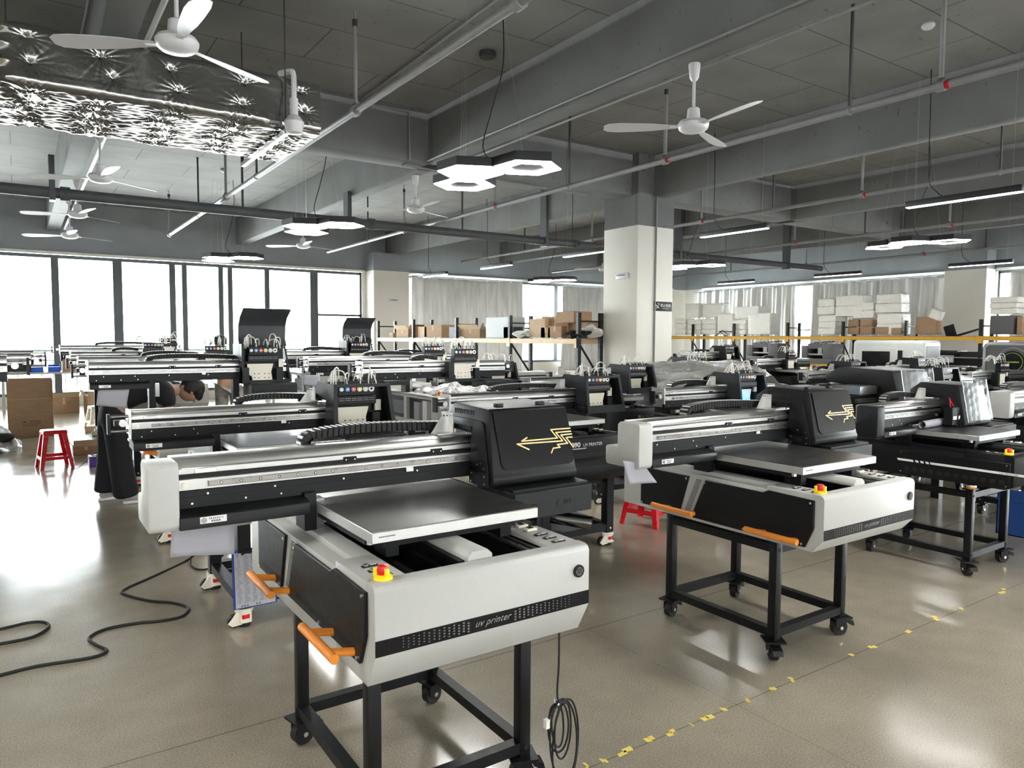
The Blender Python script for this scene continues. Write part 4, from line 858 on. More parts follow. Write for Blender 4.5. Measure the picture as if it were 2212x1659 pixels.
def bighood():
    o = thing('uv_printer', 'big black printer with a long hood half wrapped in film, right of the second printer', 'printer', (7.3, 3.38, 0))
    s = 1.6; b = MB(); HPs = [((y-.52)*s*1.25+.2, 1.34-(1.34-z)*1.45) for y, z in HP]; b.prism(HPs, 'x', -.38, .28, BLACK, .01, 2); b.build('carriage_hood', o)
    b = MB(); b.box(-.7, -.40, .45, .6, 1.08, 1.16, ALU, .003, 1); b.box(-.9, .38, .5, .62, .98, 1.06, BLACK); b.box(-.7, .5, .47, .5, 1.0, 1.04, ALU); b.build('gantry_beam', o)
    b = MB(); b.box(-.5, .5, .1, 1.5, .55, .86, BLACK, .01, 2); b.box(-.35, .35, .3, .9, .86, .96, BLACK); b.build('body', o)
    for i in (-1, 1):
        for y in (.2, 1.35): b = MB(); b.box(i*.4-.04, i*.4+.04, y, y+.08, 0, .55, BLACK); b.build('leg', o)
bighood()
film(6.95, 7.56, 3.57, 3.64, .90, 1.33, 'crumpled clear film hanging over the front of the big long hood', 5, 30)
# clear wrapped heap: plastic sheet over a low machine
def tent(u, v):
    x = 5.75+1.95*u; y = 5.35-.3*u+1.5*v+.08*math.sin(9*u); c = (math.sin(PI*min(1, u*1.15))**.6 if u < .87 else max(0, math.sin(PI*min(1, u*1.15)))**.6) if u*1.15 < 1 else 0.0
    z = .98+.36*c*math.sin(PI*(.15+.7*v))**.5+.04*math.sin(13*u+4*v)*math.sin(7*v)+.02*math.sin(31*u+9*v)
    return (x, y, z)
film(0, 0, 0, 0, 0, 0, 'large sheet of clear plastic wrap heaped over a machine right of the column', 6, 46, 'plastic_wrap', 'plastic wrap', tent)
def clutter(u, v): return (-.6+.6*u, 12.2+.6*v, .02+.30*math.sin(PI*u)*math.sin(PI*v)+.03*math.sin(14*u+9*v))
# ---- things by the printers ----
def sheet(pts, label, name='paper_sheet', m=PAPER, th=.0012, bend=.01, grp='paper sheets under the gantries'):
    'a sheet spanned by four corners (top left, top right, bottom right, bottom left)'
    P = [Vector(p) for p in pts]; b = MB(); i_ = b.mi(m); n = 8; g = []
    nr = (P[1]-P[0]).cross(P[3]-P[0]).normalized()
    for i in range(n+1):
        r = []
        for j in range(n+1): u, v = i/n, j/n; r.append(b.b.verts.new((P[0]*(1-u)+P[1]*u)*(1-v)+(P[3]*(1-u)+P[2]*u)*v+nr*bend*math.sin(PI*u+.8)*v))
        g.append(r)
    for i in range(n):
        for j in range(n): f = b.b.faces.new((g[i][j], g[i+1][j], g[i+1][j+1], g[i][j+1])); f.material_index = i_; f.smooth = True
    o = b.build(name); md = o.modifiers.new('thickness', 'SOLIDIFY'); md.thickness = th; return tag(o, label, 'paper', grp)
def papers(tl, tr, br, bl, y, label): sheet([W(*q, y=y) for q in (tl, tr, br, bl)], label)
papers((372, 1120), (508, 1100), (505, 1196), (368, 1205), 2.56, 'blank sheet of paper hanging under the beam of the nearest printer')
papers((1345, 995), (1388, 1000), (1417, 1042), (1362, 1048), 2.50, 'curled sheet of paper hanging under the left end of the second white printer')
papers((212, 838), (280, 838), (272, 882), (208, 876), 6.44, 'sheet of paper hanging in front of the bending worker')
papers((655, 810), (691, 810), (690, 835), (655, 832), 7.45, 'small sheet of paper hanging under a beam in the centre left')
# clipboard
o = thing('clipboard', 'blue clipboard with a printed form leaning on the printer stand behind the nearest printer', 'clipboard', (.925, 4.045, .115)); o.rotation_euler.x = math.radians(-5)
b = MB(); b.box(0, .235, -.004, 0, 0, .325, DBLUE, .002, 1); b.build('board', o)
b = MB(); b.box(.012, .225, -.0065, -.0045, .006, .305, PAPER)
for i in range(30):
    z = .285-i*.0088; b.box(.018, .215, -.0072, -.0065, z, z+.0006, GREY)
    for j in range(5): x = .02+j*.04+random.uniform(0, .008); b.box(x, x+random.uniform(.01, .028), -.0072, -.0065, z+.002, z+.0045, GPRINT)
for x in (.017, .06, .12, .17, .215): b.box(x, x+.0006, -.0072, -.0065, .02, .285, GREY)
for x in (.02, .05, .09, .115, .14, .16): b.box(x, x+.016, -.0072, -.0065, .292, .298, GREY)
for x in (.04, .055, .07, .12, .135): b.box(x, x+.009, -.0072, -.0065, .01, .02, GREY)
b.build('form', o)
b = MB(); b.box(.06, .175, -.012, -.0065, .298, .315, BLACK, .002, 1); b.cyl((.06, -.01, .318), (.175, -.01, .318), .004, BLACK, 8); b.box(.05, .06, -.012, -.006, .292, .308, BLACK); b.build('clip', o)
# cables
b = MB(); b.tube([(1.02, 5.5, .10), (.972, 5.531, .01), (.693, 5.253, .008), (.496, 5.064, .008), (.52, 4.93, .008), (.62, 4.76, .008), (.72, 4.66, .008), (.78, 4.52, .008), (.72, 4.40, .008), (.60, 4.40, .008), (.509, 4.431, .008), (.351, 4.435, .008), (.262, 4.35, .008), (.29, 4.22, .008), (.325, 4.12, .008), (.25, 4.075, .008), (.028, 4.111, .008), (-.3, 4.12, .008), (-.9, 4.5, .008)], .0085, RUB, 8)
tag(b.build('power_cable'), 'black power cable winding over the floor at left', 'cable')
b = MB(); b.tube([(-.6, 4.66, .009), (-.129, 4.744, .009), (-.003, 4.769, .009), (.071, 4.73, .009), (.092, 4.64, .009), (.036, 4.54, .009), (-.046, 4.512, .009), (-.3, 4.512, .009), (-.8, 4.4, .009)], .0085, RUB, 8)
tag(b.build('power_cable'), 'loop of black cable on the floor at the left edge', 'cable')
b = MB(); b.tube([(.966, 5.46, .02), (.95, 5.36, .009), (.978, 5.24, .009), (1.05, 5.21, .02), (1.14, 5.22, .1)], .007, RUB, 8); tag(b.build('power_cable'), 'short black cable curling at the stand of the second-row printer', 'cable')
o = thing('coiled_cable', 'black network cable hanging in a tied coil from the nearest printer', 'cable', (1.49, 1.9, .645))
b = MB(); P = [(0, 0, 0), (0, 0, -.15), (-.004, 0, -.27)]
for k in range(1, 5*12+1):
    t = 2*PI*k/12; c = int(k/12); w = (.045, .03, .055, .035, .05)[min(c, 4)]; h = (.10, .075, .14, .09, .165)[min(c, 4)]; cx_ = (.02, .0, .03, .01, .045)[min(c, 4)]
    P.append((cx_+w*math.sin(t)*(1), .012*math.sin(t+c)+.004*c, -.29-h+h*math.cos(t)))
P += [(-.03, -.01, -.30), (-.05, -.012, -.325)]
b.tube(P, .0035, RUB, 8); b.build('cable', o)
b = MB(); b.box(-.068, -.052, -.022, -.004, -.352, -.322, TUBE, .001, 1); b.build('plug', o); b = MB(); b.cyl((-.012, -.014, -.285), (.014, .014, -.30), .003, WPRINT, 6); b.cyl((-.01, .01, -.275), (-.03, -.02, -.27), .0015, WPRINT, 5); b.build('tie', o)
b = MB(); 
for (x0, x1) in ((1.70, 1.72), (1.78, 1.80), (1.86, 1.93), (2.02, 2.06), (2.12, 2.17), (2.26, 2.27), (2.33, 2.39), (2.47, 2.49), (2.62, 2.64), (2.8, 2.83), (2.95, 2.98), (3.45, 3.47), (3.62, 3.66), (3.98, 4.02), (4.3, 4.35), (4.6, 4.63), (5.1, 5.16), (5.2, 5.22)):
    for k in range(2):
        x = x0+k*(x1-x0)*.5; y = 2.0+random.uniform(-.018, .014); q = [(x+random.uniform(-.004, .004), y), (x+(x1-x0)*.6, y+random.uniform(-.006, .004)), (x+(x1-x0)*.7, y+.022), (x+.003, y+.024+random.uniform(-.006, .006))]
        b.prism(q, 'z', .0003, .0012, mat('yellow floor tape', (.80, .62, .12), .6))
o = tag(b.build('floor_tape'), 'scraps of yellow tape left along the floor joint at lower right', 'floor tape'); o['kind'] = 'stuff'
# stools
def stool(x, y, h, m, label, rz=0, s=.36, t=.24):
    o = thing('plastic_stool', label, 'stool', (x, y, 0), rz)
    b = MB(); b.box(-t/2, t/2, -t/2, t/2, h-.014, h, m, .006, 2); b.box(-t/2-.008, t/2+.008, -t/2-.008, t/2+.008, h-.045, h-.012, m, .008, 2); b.build('seat', o)
    for i, j in ((-1, -1), (1, -1), (1, 1), (-1, 1)):
        b = MB(); w0, w1 = .055, .04
        for a in (0, 1):        # L-section leg, two flanges
            def leg(xx, yy, z): return (xx, yy, z)
            top = (i*t/2, j*t/2); bot = (i*s/2, j*s/2); q = []
            for (c, w, z) in ((top, w0, h-.03), (bot, w1, 0)):
                if a: q += [(c[0], c[1], z), (c[0]-i*w, c[1], z), (c[0]-i*w, c[1]-j*.006, z), (c[0], c[1]-j*.006, z)]
                else: q += [(c[0], c[1], z), (c[0], c[1]-j*w, z), (c[0]-i*.006, c[1]-j*w, z), (c[0]-i*.006, c[1], z)]
            v = [b.b.verts.new(p_) for p_ in q]; fs = [(0, 1, 2, 3), (7, 6, 5, 4)]+[(k, k+4, (k+1) % 4+4, (k+1) % 4) for k in range(4)]
            for f_ in fs: b.b.faces.new([v[k] for k in f_])
            b._fin(v, m, 0)
        bmesh.ops.recalc_face_normals(b.b, faces=b.b.faces[:]); b.build('leg', o)
    b = MB(); z = h*.28; k = t/2+(s-t)/2*(1-z/h)
    for a in (-1, 1): b.box(-k+.03, k-.03, a*k-a*.006-.003, a*k-a*.006+.003, z-.02, z+.02, m); b.box(a*k-a*.006-.003, a*k-a*.006+.003, -k+.03, k-.03, z-.02, z+.02, m)
    b.build('stretcher', o)
stool(.325, 10.42, .46, RED, 'red plastic stool standing in the open floor at left', math.radians(8))
stool(1.12, 14.6, .38, CREAM, 'white plastic stool beyond the bending worker', .2)
stool(4.5, 4.15-.2+.55, .44, RED, 'red plastic stool half hidden under the second white printer', .3)
# boxes on the floor
def carton(x, y, z, w, d, h, label, m=CARD, rz=0, open_=False, grp=None, name='cardboard_box', tape=True, cat='box'):
    o = thing(name, label, cat, (x, y, z), rz, grp); b = MB(); b.box(-w/2, w/2, 0, d, 0, h, m, .003, 1)
    if tape: b.box(-.02, .02, -.001, .03, h*.55, h+.001, CARDL)
    b.build('carton', o)
    if open_:
        for s, ax in ((-1, 'x'), (1, 'x'), (-1, 'y')):
            b = MB()
            if ax == 'x': b.box(s*w/2-.003, s*w/2+.003, 0, d, h, h+.13, CARDL); b.xf(lambda v: (v.x+s*(v.z-h)*.7, v.y, v.z))
            else: b.box(-w/2, w/2, -.003, .003, h, h+.1, CARDL); b.xf(lambda v: (v.x, v.y-(v.z-h)*.8, v.z))
            b.build('flap', o)
    return o
o = carton(.13, 13.75, 0, .60, .5, .93, 'tall brown cardboard box standing on the floor at left', tape=False)
b = MB()
b.box(-.30, .30, -.0015, 0, .60, .604, CARDL)
for k, x in enumerate((-.11, -.02, .07)):
    for a in ((x, x+.06, .20, .203), (x, x+.06, .257, .26), (x, x+.003, .2, .26), (x+.057, x+.06, .2, .26)): b.box(a[0], a[1], -.0025, -.001, a[2], a[3], HANG)
b.lathe([(.018, 0), (.012, .01), (.002, .014)], (-.08, 0, .235), HANG, 12); b.box(-.081, -.079, -.003, -.001, .21, .24, HANG)
b.prism([(.0, .25), (.02, .25), (.013, .232), (.007, .232)], 'y', -.003, -.001, HANG); b.box(.009, .011, -.003, -.001, .215, .235, HANG); b.box(.003, .017, -.003, -.001, .211, .215, HANG)
for q in (.088, .108): b.box(q, q+.004, -.003, -.001, .21, .242, HANG); b.prism([(q-.005, .24), (q+.009, .24), (q+.002, .252)], 'y', -.003, -.001, HANG)
b.box(-.11, .09, -.0025, -.001, .18, .186, HANG)
b.build('handling_marks', o)
b = MB(); b.box(.30, .31, -.02, .45, 0, .9, CARDL); b.build('torn_flap', o)
carton(.75, 17.6, 0, .55, .5, .33, 'open cardboard box on the floor under the windows, left of two', open_=True); carton(1.45, 17.3, 0, .6, .45, .36, 'open cardboard box on the floor under the windows, right of two', open_=True, rz=.1)
carton(.95, 13.9, 0, .16, 1.5, .1, 'long flat tan carton lying on the floor beside the worker', m=CARDL, rz=-.42, tape=False)
carton(.72, 11.3, 0, .30, .25, .11, 'low open brown carton on the floor beside the worker\'s legs', open_=True)
o = carton(.76, 10.15, 0, .17, .2, .13, 'small purple plastic basket of wires on the floor by the worker', m=PURPLE, tape=False, name='wire_basket', cat='basket')
b = MB()
for k in range(14):
    a = random.uniform(0, 6.28); q = random.uniform(.05, .1)
    b.tube([(random.uniform(-.06, .06), .1, .12), (q*math.cos(a), .1+q*math.sin(a), .15), (q*1.5*math.cos(a+.5), .1+q*1.3*math.sin(a+.5), .13)], .003, random.choice((RUB, TUBE, RED)), 5)
b.tube([(-.08, .05, .12), (-.16, .02, .04), (-.22, -.05, .01), (-.28, -.04, .01)], .004, RUB, 5); b.build('wires', o)
film(0, 0, 0, 0, 0, 0, 'crumpled clear plastic on the floor at the left edge', 8, 26, 'plastic_wrap', 'plastic wrap', clutter)
b = MB(); b.blob((-.35, 12.5, .13), (.28, .24, .12), RUB, .2, 3); tag(b.build('cable_heap'), 'dark heap of parts under the clear plastic at the left edge', 'heap')
# tables with bins by the windows
for k, (x, lb) in enumerate(((-1.9, 'grey work table at the far left windows behind the tall box'), (1.0, 'grey work table with blue bins in front of the railing, left of the printers'), (3.9, 'grey work table by the windows behind the raised-lid printer'))):
    o = thing('work_table', lb, 'table', (x, 18.4, 0)); b = MB(); b.box(-1.35, 1.35, -.35, .35, .80, .84, LGREY, .004, 1); b.build('table_top', o)
    for i in (-1, 1):
        for j in (-1, 1): b = MB(); b.box(i*1.28-.025, i*1.28+.025, j*.3-.025, j*.3+.025, 0, .80, LGREY); b.build('leg', o)
def bin_(x, y, z, w, d, h, m, label, name='parts_bin', g='blue bins on the tables'):
    o = MB(); t = .008; o.box(-w/2, w/2, -d/2, d/2, 0, t, m); o.box(-w/2, w/2, -d/2, -d/2+t, 0, h*.7, m); o.box(-w/2, w/2, d/2-t, d/2, 0, h, m); o.box(-w/2, -w/2+t, -d/2, d/2, 0, h, m); o.box(w/2-t, w/2, -d/2, d/2, 0, h, m); o.box(-w/2-.01, w/2+.01, -d/2-.01, d/2+.01, h*.68, h*.72, m)
    o.box(-w/2+t, w/2-t, -d/2+t, d/2-t, t, h*.5, GREY)
    return tag(o.build(name, None, (x, y, z)), label, 'bin', g)
for x, w, lb in ((-.1, .3, 'blue parts bin on the table right of the tall box top'), (.3, .26, 'blue parts bin on the table left of the window post'), (.62, .22, 'small blue parts bin touching the little carton on the table'), (1.25, .26, 'blue parts bin on the table right of the little carton'), (1.6, .3, 'blue parts bin on the table next to the row of beams'), (3.1, .45, 'blue bin on the table seen under the beam above the bent worker'), (4.4, .4, 'low blue bin on the far table behind the cable chain')):
    bin_(x, 18.3, .84, w, .28, .15, BLUE, lb)
carton(.92, 18.15, .84, .3, .2, .3, 'small brown carton standing on the table before the window post', tape=False)
b = MB(); b.blob((1.15, 18.45, .95), (.16, .12, .1), BAG, .25, 4); tag(b.build('plastic_bag'), 'crumpled clear bag on the table behind the small carton', 'bag')
bin_(6.98, 2.42, 0, .55, .5, .42, NAVY, 'large dark blue plastic crate on the floor at the right edge', 'storage_crate', 'dark crate')
# roll of paper on the black printer bed
o = thing('paper_roll', 'white roll of paper lying across the bed of the black printer', 'roll', (5.32, 2.62, .998)); b = MB(); b.cyl((0, 0, 0), (.42, .04, 0), .026, PAPER, 22, cap=False); b.cyl((0.0005, 0, 0), (.42, .04, 0), .022, PAPER, 22, cap=False); b.build('sheet', o)
# flat foil-wrapped bed on the centre machine
film(0, 0, 0, 0, 0, 0, 'clear wrap over the bare bed of the uncovered centre printer', 12, 30, 'plastic_wrap', 'plastic wrap', lambda u, v: (3.02+.62*u, 5.52+.62*v, 1.14+.035*math.sin(9*u)*math.sin(7*v)-.05*(abs(2*u-1)**8+abs(2*v-1)**8)))
o = thing('foil_tube', 'foil wrapped tube sticking out of the stand of the 6090 printer', 'tube', (3.0, 4.35, .22)); b = MB(); b.cyl((0, .3, .08), (.52, -.25, 0), .05, FOIL, 16); b.build('roll', o)
o = thing('foil_tube', 'short foil wrapped bundle lying on the stand shelf of the 6090 printer', 'tube', (3.4, 4.6, .155)); b = MB(); b.blob((0, 0, .06), (.14, .1, .05), FOIL, .2, 5); b.build('bundle', o)
# ---------------- racks ----------------
def rack(axis_x, ys, depth, h, zs, mb, label, low=()):
    o = thing('storage_rack', label, 'rack', (axis_x, ys[0], 0))
    def post(b):
        b.box(0, .07, 0, .06, 0, h, RACKB)
        for k in range(int(h/.09)): b.box(-.001, 0, .022, .032, .05+k*.09, .062+k*.09, GPRINT); b.box(.03, .04, -.001, 0, .05+k*.09, .062+k*.09, GPRINT)
    for y in ys:
        for dx in (0, depth-.07): part(('post', h), 'upright', post, o, (dx, y-ys[0], 0))
        for z in (h-.15, .9, .3): part(('cb', depth), 'crossbar', lambda b: b.box(.07, depth-.07, .02, .04, -.015, .015, RACKB), o, (0, y-ys[0], z))
        part(('dg', depth), 'diagonal_brace', lambda b: b.tube([(.06, .03, 1.5), (depth-.06, .03, .92)], .02, RACKB, 6, smooth=False), o, (0, y-ys[0], 0))
        part(('dg2', depth), 'diagonal_brace', lambda b: b.tube([(depth-.06, .03, .88), (.06, .03, .32)], .02, RACKB, 6, smooth=False), o, (0, y-ys[0], 0))
    for z in zs:
        for y, y2 in zip(ys, ys[1:]):
            for dx in (-.012, depth-.028):
                def bm(b, L=y2-y): b.box(0, .04, .062, L-.002, -.055, .035, mb, .004, 1); b.box(-.006, 0, .03, .09, -.12, .045, mb); b.box(-.006, 0, L-.03, L+.03, -.12, .045, mb)
                part(('rbm', mb.name, round(y2-y, 3)), 'beam', bm, o, (dx, y-ys[0], z))
            def dk(b, L=y2-y): b.box(.03, depth-.03, .065, L-.005, .035, .045, GREY)
            part(('rdk', depth, round(y2-y, 3)), 'shelf_board', dk, o, (0, y-ys[0], z))
    return o
LX = 8.0; lys = [9.75+2.115*k for k in range(5)]
rack(LX, lys, .57, 2.05, (1.56, .45), RACKW, 'long black rack with pale orange beams left of the square column')
RX = 18.3; rys = [3.4, 5.6, 7.77, 9.47, 11.15, 12.85, 14.75, 16.4, 18.2]
rack(RX, rys, .62, 2.09, (1.66, .55), RACKY, 'long black and yellow rack along the right curtain wall')
# goods on the left rack
ZL = 1.606
def onL(px, w, d, h, label, m=CARD, dx=.085, z=ZL, open_=False, rz=0, **k):
    d = min(d, .49-dx); y = W(px, 715, x=LX).y; return carton(LX+dx, y, z, w, d, h, label, m, open_=open_, rz=rz-PI/2, **k)
onL(838, .25, .35, .12, 'little box at the left end of the left rack shelf', CARD); onL(862, .7, .4, .20, 'open carton with plastic near the left end of the left rack', CARD, open_=True)
onL(905, .45, .4, .26, 'pale tall carton beside the second rack upright', CARDL, tape=False); onL(928, .85, .45, .30, 'brown taped box on the left rack with a marked label', CARD)
onL(970, .3, .35, .24, 'white grey box next to the third upright of the left rack', PAPER, tape=False); onL(1008, .8, .45, .18, 'brown box with open flaps in the middle of the left rack', CARD, open_=True)
onL(1066, .85, .4, .42, 'silvery panel box standing on the left rack', LGREY, tape=False); onL(1092, .4, .2, .22, 'dark panel leaning in front of the silvery panel box', BLACK, dx=.085, tape=False)
onL(1152, .5, .42, .36, 'pale upright carton right of the fourth upright on the left rack', CARDL, tape=False); onL(1180, .8, .3, .40, 'largest brown carton at the back of the left rack', CARD, dx=.2); onL(1170, .28, .22, .2, 'small brown carton in front of the largest one', CARD, dx=.085); onL(1190, .4, .25, .22, 'brown carton with an oval handle hole on the left rack', CARD, dx=.085)
onL(1222, .6, .3, .30, 'brown carton near the front end of the left rack', CARD, dx=.25); 
carton(8.27, 9.95, 1.88, .42, .5, .2, 'brown carton lying across the near end of the left rack', m=CARD, tape=False)
for k, (px, z, r, lb, dx) in enumerate(((1042, ZL+.26, (.16, .3, .08), 'white bag lying on the open flap box of the left rack', .3), (1122, ZL+.07, (.16, .22, .08), 'cream bundle by the fourth upright of the left rack', .12), (1246, ZL+.12, (.16, .24, .11), 'white plastic bag at the near end of the left rack shelf', .3), (1238, ZL+.07, (.16, .2, .08), 'dark cable bundle with silver parts near the front upright', .1))):
    y = W(px, 715, x=LX).y; b = MB(); b.blob((LX+dx, y, z), r, RUB if k == 3 else BAG, .22, k); tag(b.build('bag' if k < 3 else 'cable_bundle'), lb, 'bag' if k < 3 else 'cable bundle')
for k, (y, r) in enumerate(((10.0, .2), (10.55, .22), (11.2, .2), (11.8, .18), (12.6, .2), (13.5, .22))):
    b = MB(); b.blob((LX+.28, y, .50+r*1.2), (.17, .19, r), BAG, .25, 20+k); tag(b.build('plastic_bag'), 'white bag on the lower shelf of the left rack, %s from its near end' % ('first second third fourth fifth sixth'.split()[k]), 'bag', 'bags on the lower rack shelf')
carton(8.3, 10.3, 0, .3, .5, .42, 'brown carton on the floor under the near end of the left rack')
b = MB(); b.box(0, .06, 0, .3, 0, .5, FOAM); o = b.build('foam_slab', None, (8.35, 11.1, 1.95)); o.rotation_euler = (math.radians(-32), 0, 0); tag(o, 'white foam panel tilted up out of the left rack before the bright window', 'foam slab')
# goods on the right rack: wrapped foam packs
ZR = 1.706
def pack(px0, px1, py0, py1, label, d=.44, dx=.1, m=FOAM, rz=0, name='foam_pack', cat='foam pack', layers=0):
    x = RX+dx; a = W(px0, py1, x=x); c = W(px1, py0, x=x); o = thing(name, label, cat, (x, (a.y+c.y)/2, a.z), rz); w = abs(a.y-c.y); h = c.z-a.z
    b = MB(); n = max(1, layers)
    for k in range(n):
        b.box(0, d, -w/2+random.uniform(0, .03), w/2-random.uniform(0, .03), k*h/n+.003, (k+1)*h/n, m, .02, 2)
    if m is FOAM:
        bmesh.ops.subdivide_edges(b.b, edges=[e for e in b.b.edges if e.calc_length() > .12], cuts=5, use_grid_fill=True)
        for v in b.b.verts: v.co += Vector((random.uniform(-.012, .006), random.uniform(-.01, .01), random.uniform(-.008, .008)*(v.co.z > .03)))
    b.build('wrapped_block', o); return o
sh = 722.5
for a in ((1480, 1512, 655, 686, 'square wrapped foam pack on top at the far left of the right rack'), (1517, 1560, 654, 686, 'wider wrapped foam pack on top, second from the column'), (1456, 1482, 687, sh, 'small foam pack at the column end of the right rack shelf'), (1483, 1514, 690, sh, 'foam pack below the square top one', ), (1515, 1547, 688, sh, 'foam pack below the wider top one'), (1548, 1584, 677, sh, 'tall crinkled foam pack beside the black frame'), (1586, 1640, 661, 689, 'long foam pack lying on top at the middle left'), (1580, 1612, 691, sh, 'foam pack beneath the long one'), (1614, 1664, 676, sh, 'big rounded wrapped pack left of the curtain gap')): pack(*a[:5], layers=3 if a[2] > 686 else 0)
for a in ((1765, 1803, 644, 680, 'upper foam pack of the left stack right of the curtain gap'), (1766, 1806, 681, sh, 'lower foam pack of the left stack right of the curtain gap'), (1803, 1866, 637, 684, 'topmost crinkled foam pack with the dark top'), (1843, 1888, 653, 688, 'foam pack directly above the four brown cartons'), (1890, 1948, 634, 676, 'big tilted square foam pack, tallest on the right rack'), (1893, 1950, 677, sh, 'foam pack carrying the tilted square one'), (2137, 2200, 640, 679, 'layered clear-wrapped pack on the dark metal box at right')): pack(*a[:5], layers=3 if a[0] in (1766, 2137) else 2)
for a in ((1829, 1856, 690, 706, 'upper left brown carton of the four stacked on the right rack'), (1856, 1884, 690, 706, 'upper right brown carton of the four stacked on the right rack'), (1829, 1856, 707, sh, 'lower left brown carton of the four stacked on the right rack'), (1856, 1884, 707, sh, 'lower right brown carton of the four stacked on the right rack'), (1888, 1920, 706, sh, 'open brown carton right of the four stacked ones'), (1924, 1948, 708, sh, 'small brown carton under the tilted foam pack'), (1975, 2025, 684, sh, 'big taped brown carton with foam sticking out')): pack(*a[:5], d=.35, dx=.085, m=CARD, name='cardboard_box', cat='box')
pack(2136, 2192, 681, sh, 'dark grey metal box at the right end of the rack', d=.44, dx=.085, m=GREY, name='metal_cabinet', cat='cabinet'); pack(2194, 2211, 684, sh, 'brown carton with a dark hole at the right edge of the rack', d=.4, dx=.085, m=CARD, name='cardboard_box', cat='box')
o = pack(2003, 2030, 668, 690, 'white and black foam insert sticking out of the big taped carton', dx=.08, d=.2, rz=0, name='foam_insert', cat='foam insert'); o.rotation_euler.x = .4
p = W(2065, 722, x=RX+.2); o = thing('chair_back', 'black chair part lying on the right rack with clear plastic behind', 'chair part', (p.x, p.y, ZR)); b = MB(); b.box(0, .03, -.02, .22, 0, .3, BLACK, .01, 2); b.build('back_panel', o); o.rotation_euler.x = -.3; b = MB(); b.box(0, .2, -.5, .1, 0, .03, BLACK, .005, 1); b.build('seat_frame', o)
p = W(1560, 722, x=RX+.05); b = MB(); b.tube([(0, .25, 0), (0, 0, .16), (0, -.3, .0), (0, -.1, -.0), (0, .12, .14), (0, -.4, .12)], .012, BLACK, 6, smooth=False); tag(b.build('folding_stand', None, (p.x, p.y, ZR+.012)), 'black bent frame lying on the right rack before the foam', 'stand')
# machines around the right rack
def rackprinter(px0, px1, py0, py1, x, label):
    a = W(px0, py1, x=x); c = W(px1, py0, x=x); w = a.y-c.y; h = c.z-a.z; o = thing('desktop_printer', label, 'printer', (x, c.y, a.z)); 
    b = MB(); b.box(0, .5, 0, w, 0, h*.25, GREY, .01, 2); b.box(0, .5, 0, w*.3, h*.25, h, GREY, .01, 2); b.box(0, .5, w*.8, w, h*.25, h*.9, GREY, .01, 2); b.box(.02, .5, w*.3, w*.8, h*.75, h, GREY); b.box(.3, .5, w*.3, w*.8, h*.2, h*.8, BLACK); b.build('casing', o)
    b = MB(); b.box(.03, .07, w*.3, w*.8, h*.42, h*.5, ALU); b.build('rail', o); b = MB(); b.box(-.002, .02, w*.33, w*.45, h*.5, h*.8, PAPER); b.build('label', o)
    b = MB()
    for k in range(7): b.tube([(.2, w*random.random(), h), (.2, w*random.random(), h+.07), (.25, w*random.random(), h)], .008, random.choice((RUB, TUBE)), 5)
    b.build('tubing', o); b = MB(); b.box(.05, .45, .05, w-.05, -.06, 0, RACKY)
    for q in ((.1, .1), (.1, w-.16), (.38, .1), (.38, w-.16)): b.box(q[0], q[0]+.06, q[1], q[1]+.06, -a.z, -.06, RACKY if q[0] < .2 else RACKB)
    b.build('base', o)
    return o
rackprinter(1730, 1798, 743, 784, 17.4, 'grey boxy printer standing below the yellow beam, right of the curtain gap'); rackprinter(1612, 1680, 742, 778, 17.6, 'grey boxy printer below the yellow beam, left of the curtain gap')
b = MB(); b.box(-.3, .3, -.7, .7, .0, .06, RACKY)
for y in (-.5, 0, .5): b.box(-.1, .1, y-.06, y+.06, .06, .28, RACKY)
b.box(-.05, .05, -.6, .6, .28, .33, RACKY); p = W(1502, 785, z=.75)
o = thing('lifting_table', 'small yellow steel support seen low between the black printers', 'support', (p.x*.99, p.y*.99, 0)); q = b.build('yellow_frame', o); q.location.z = .6; b = MB(); b.box(-.25, .25, -.5, .5, 0, .6, BLACK); b.build('pedestal', o)
def cabinet():
    o = thing('cabinet_printer', 'large light grey rounded cabinet printer with a dark screen', 'printer', (12.9, 5.85+.9, 0)); x = 0
    b = MB(); b.box(0, .62, -.38, .92, .5, 1.60, LGREY, .07, 5); b.build('casing', o)
    b = MB(); b.box(.09, .53, -.388, -.375, .55, 1.5, GREY, .004, 1); b.build('side_panel', o)
    b = MB(); b.box(-.012, .0, .08, .78, .75, 1.46, WHITE, .004, 1); b.build('screen_frame', o); b = MB(); b.box(-.018, -.011, .2, .72, .85, 1.40, SCREEN, .003, 1); b.build('screen', o); b = MB(); b.box(-.016, -.011, -.02, .06, .9, 1.42, SCREEN); b.build('dark_strip', o)
    b = MB(); b.box(.08, .55, -.3, .85, 0, .5, GREY); b.build('base', o)
cabinet()
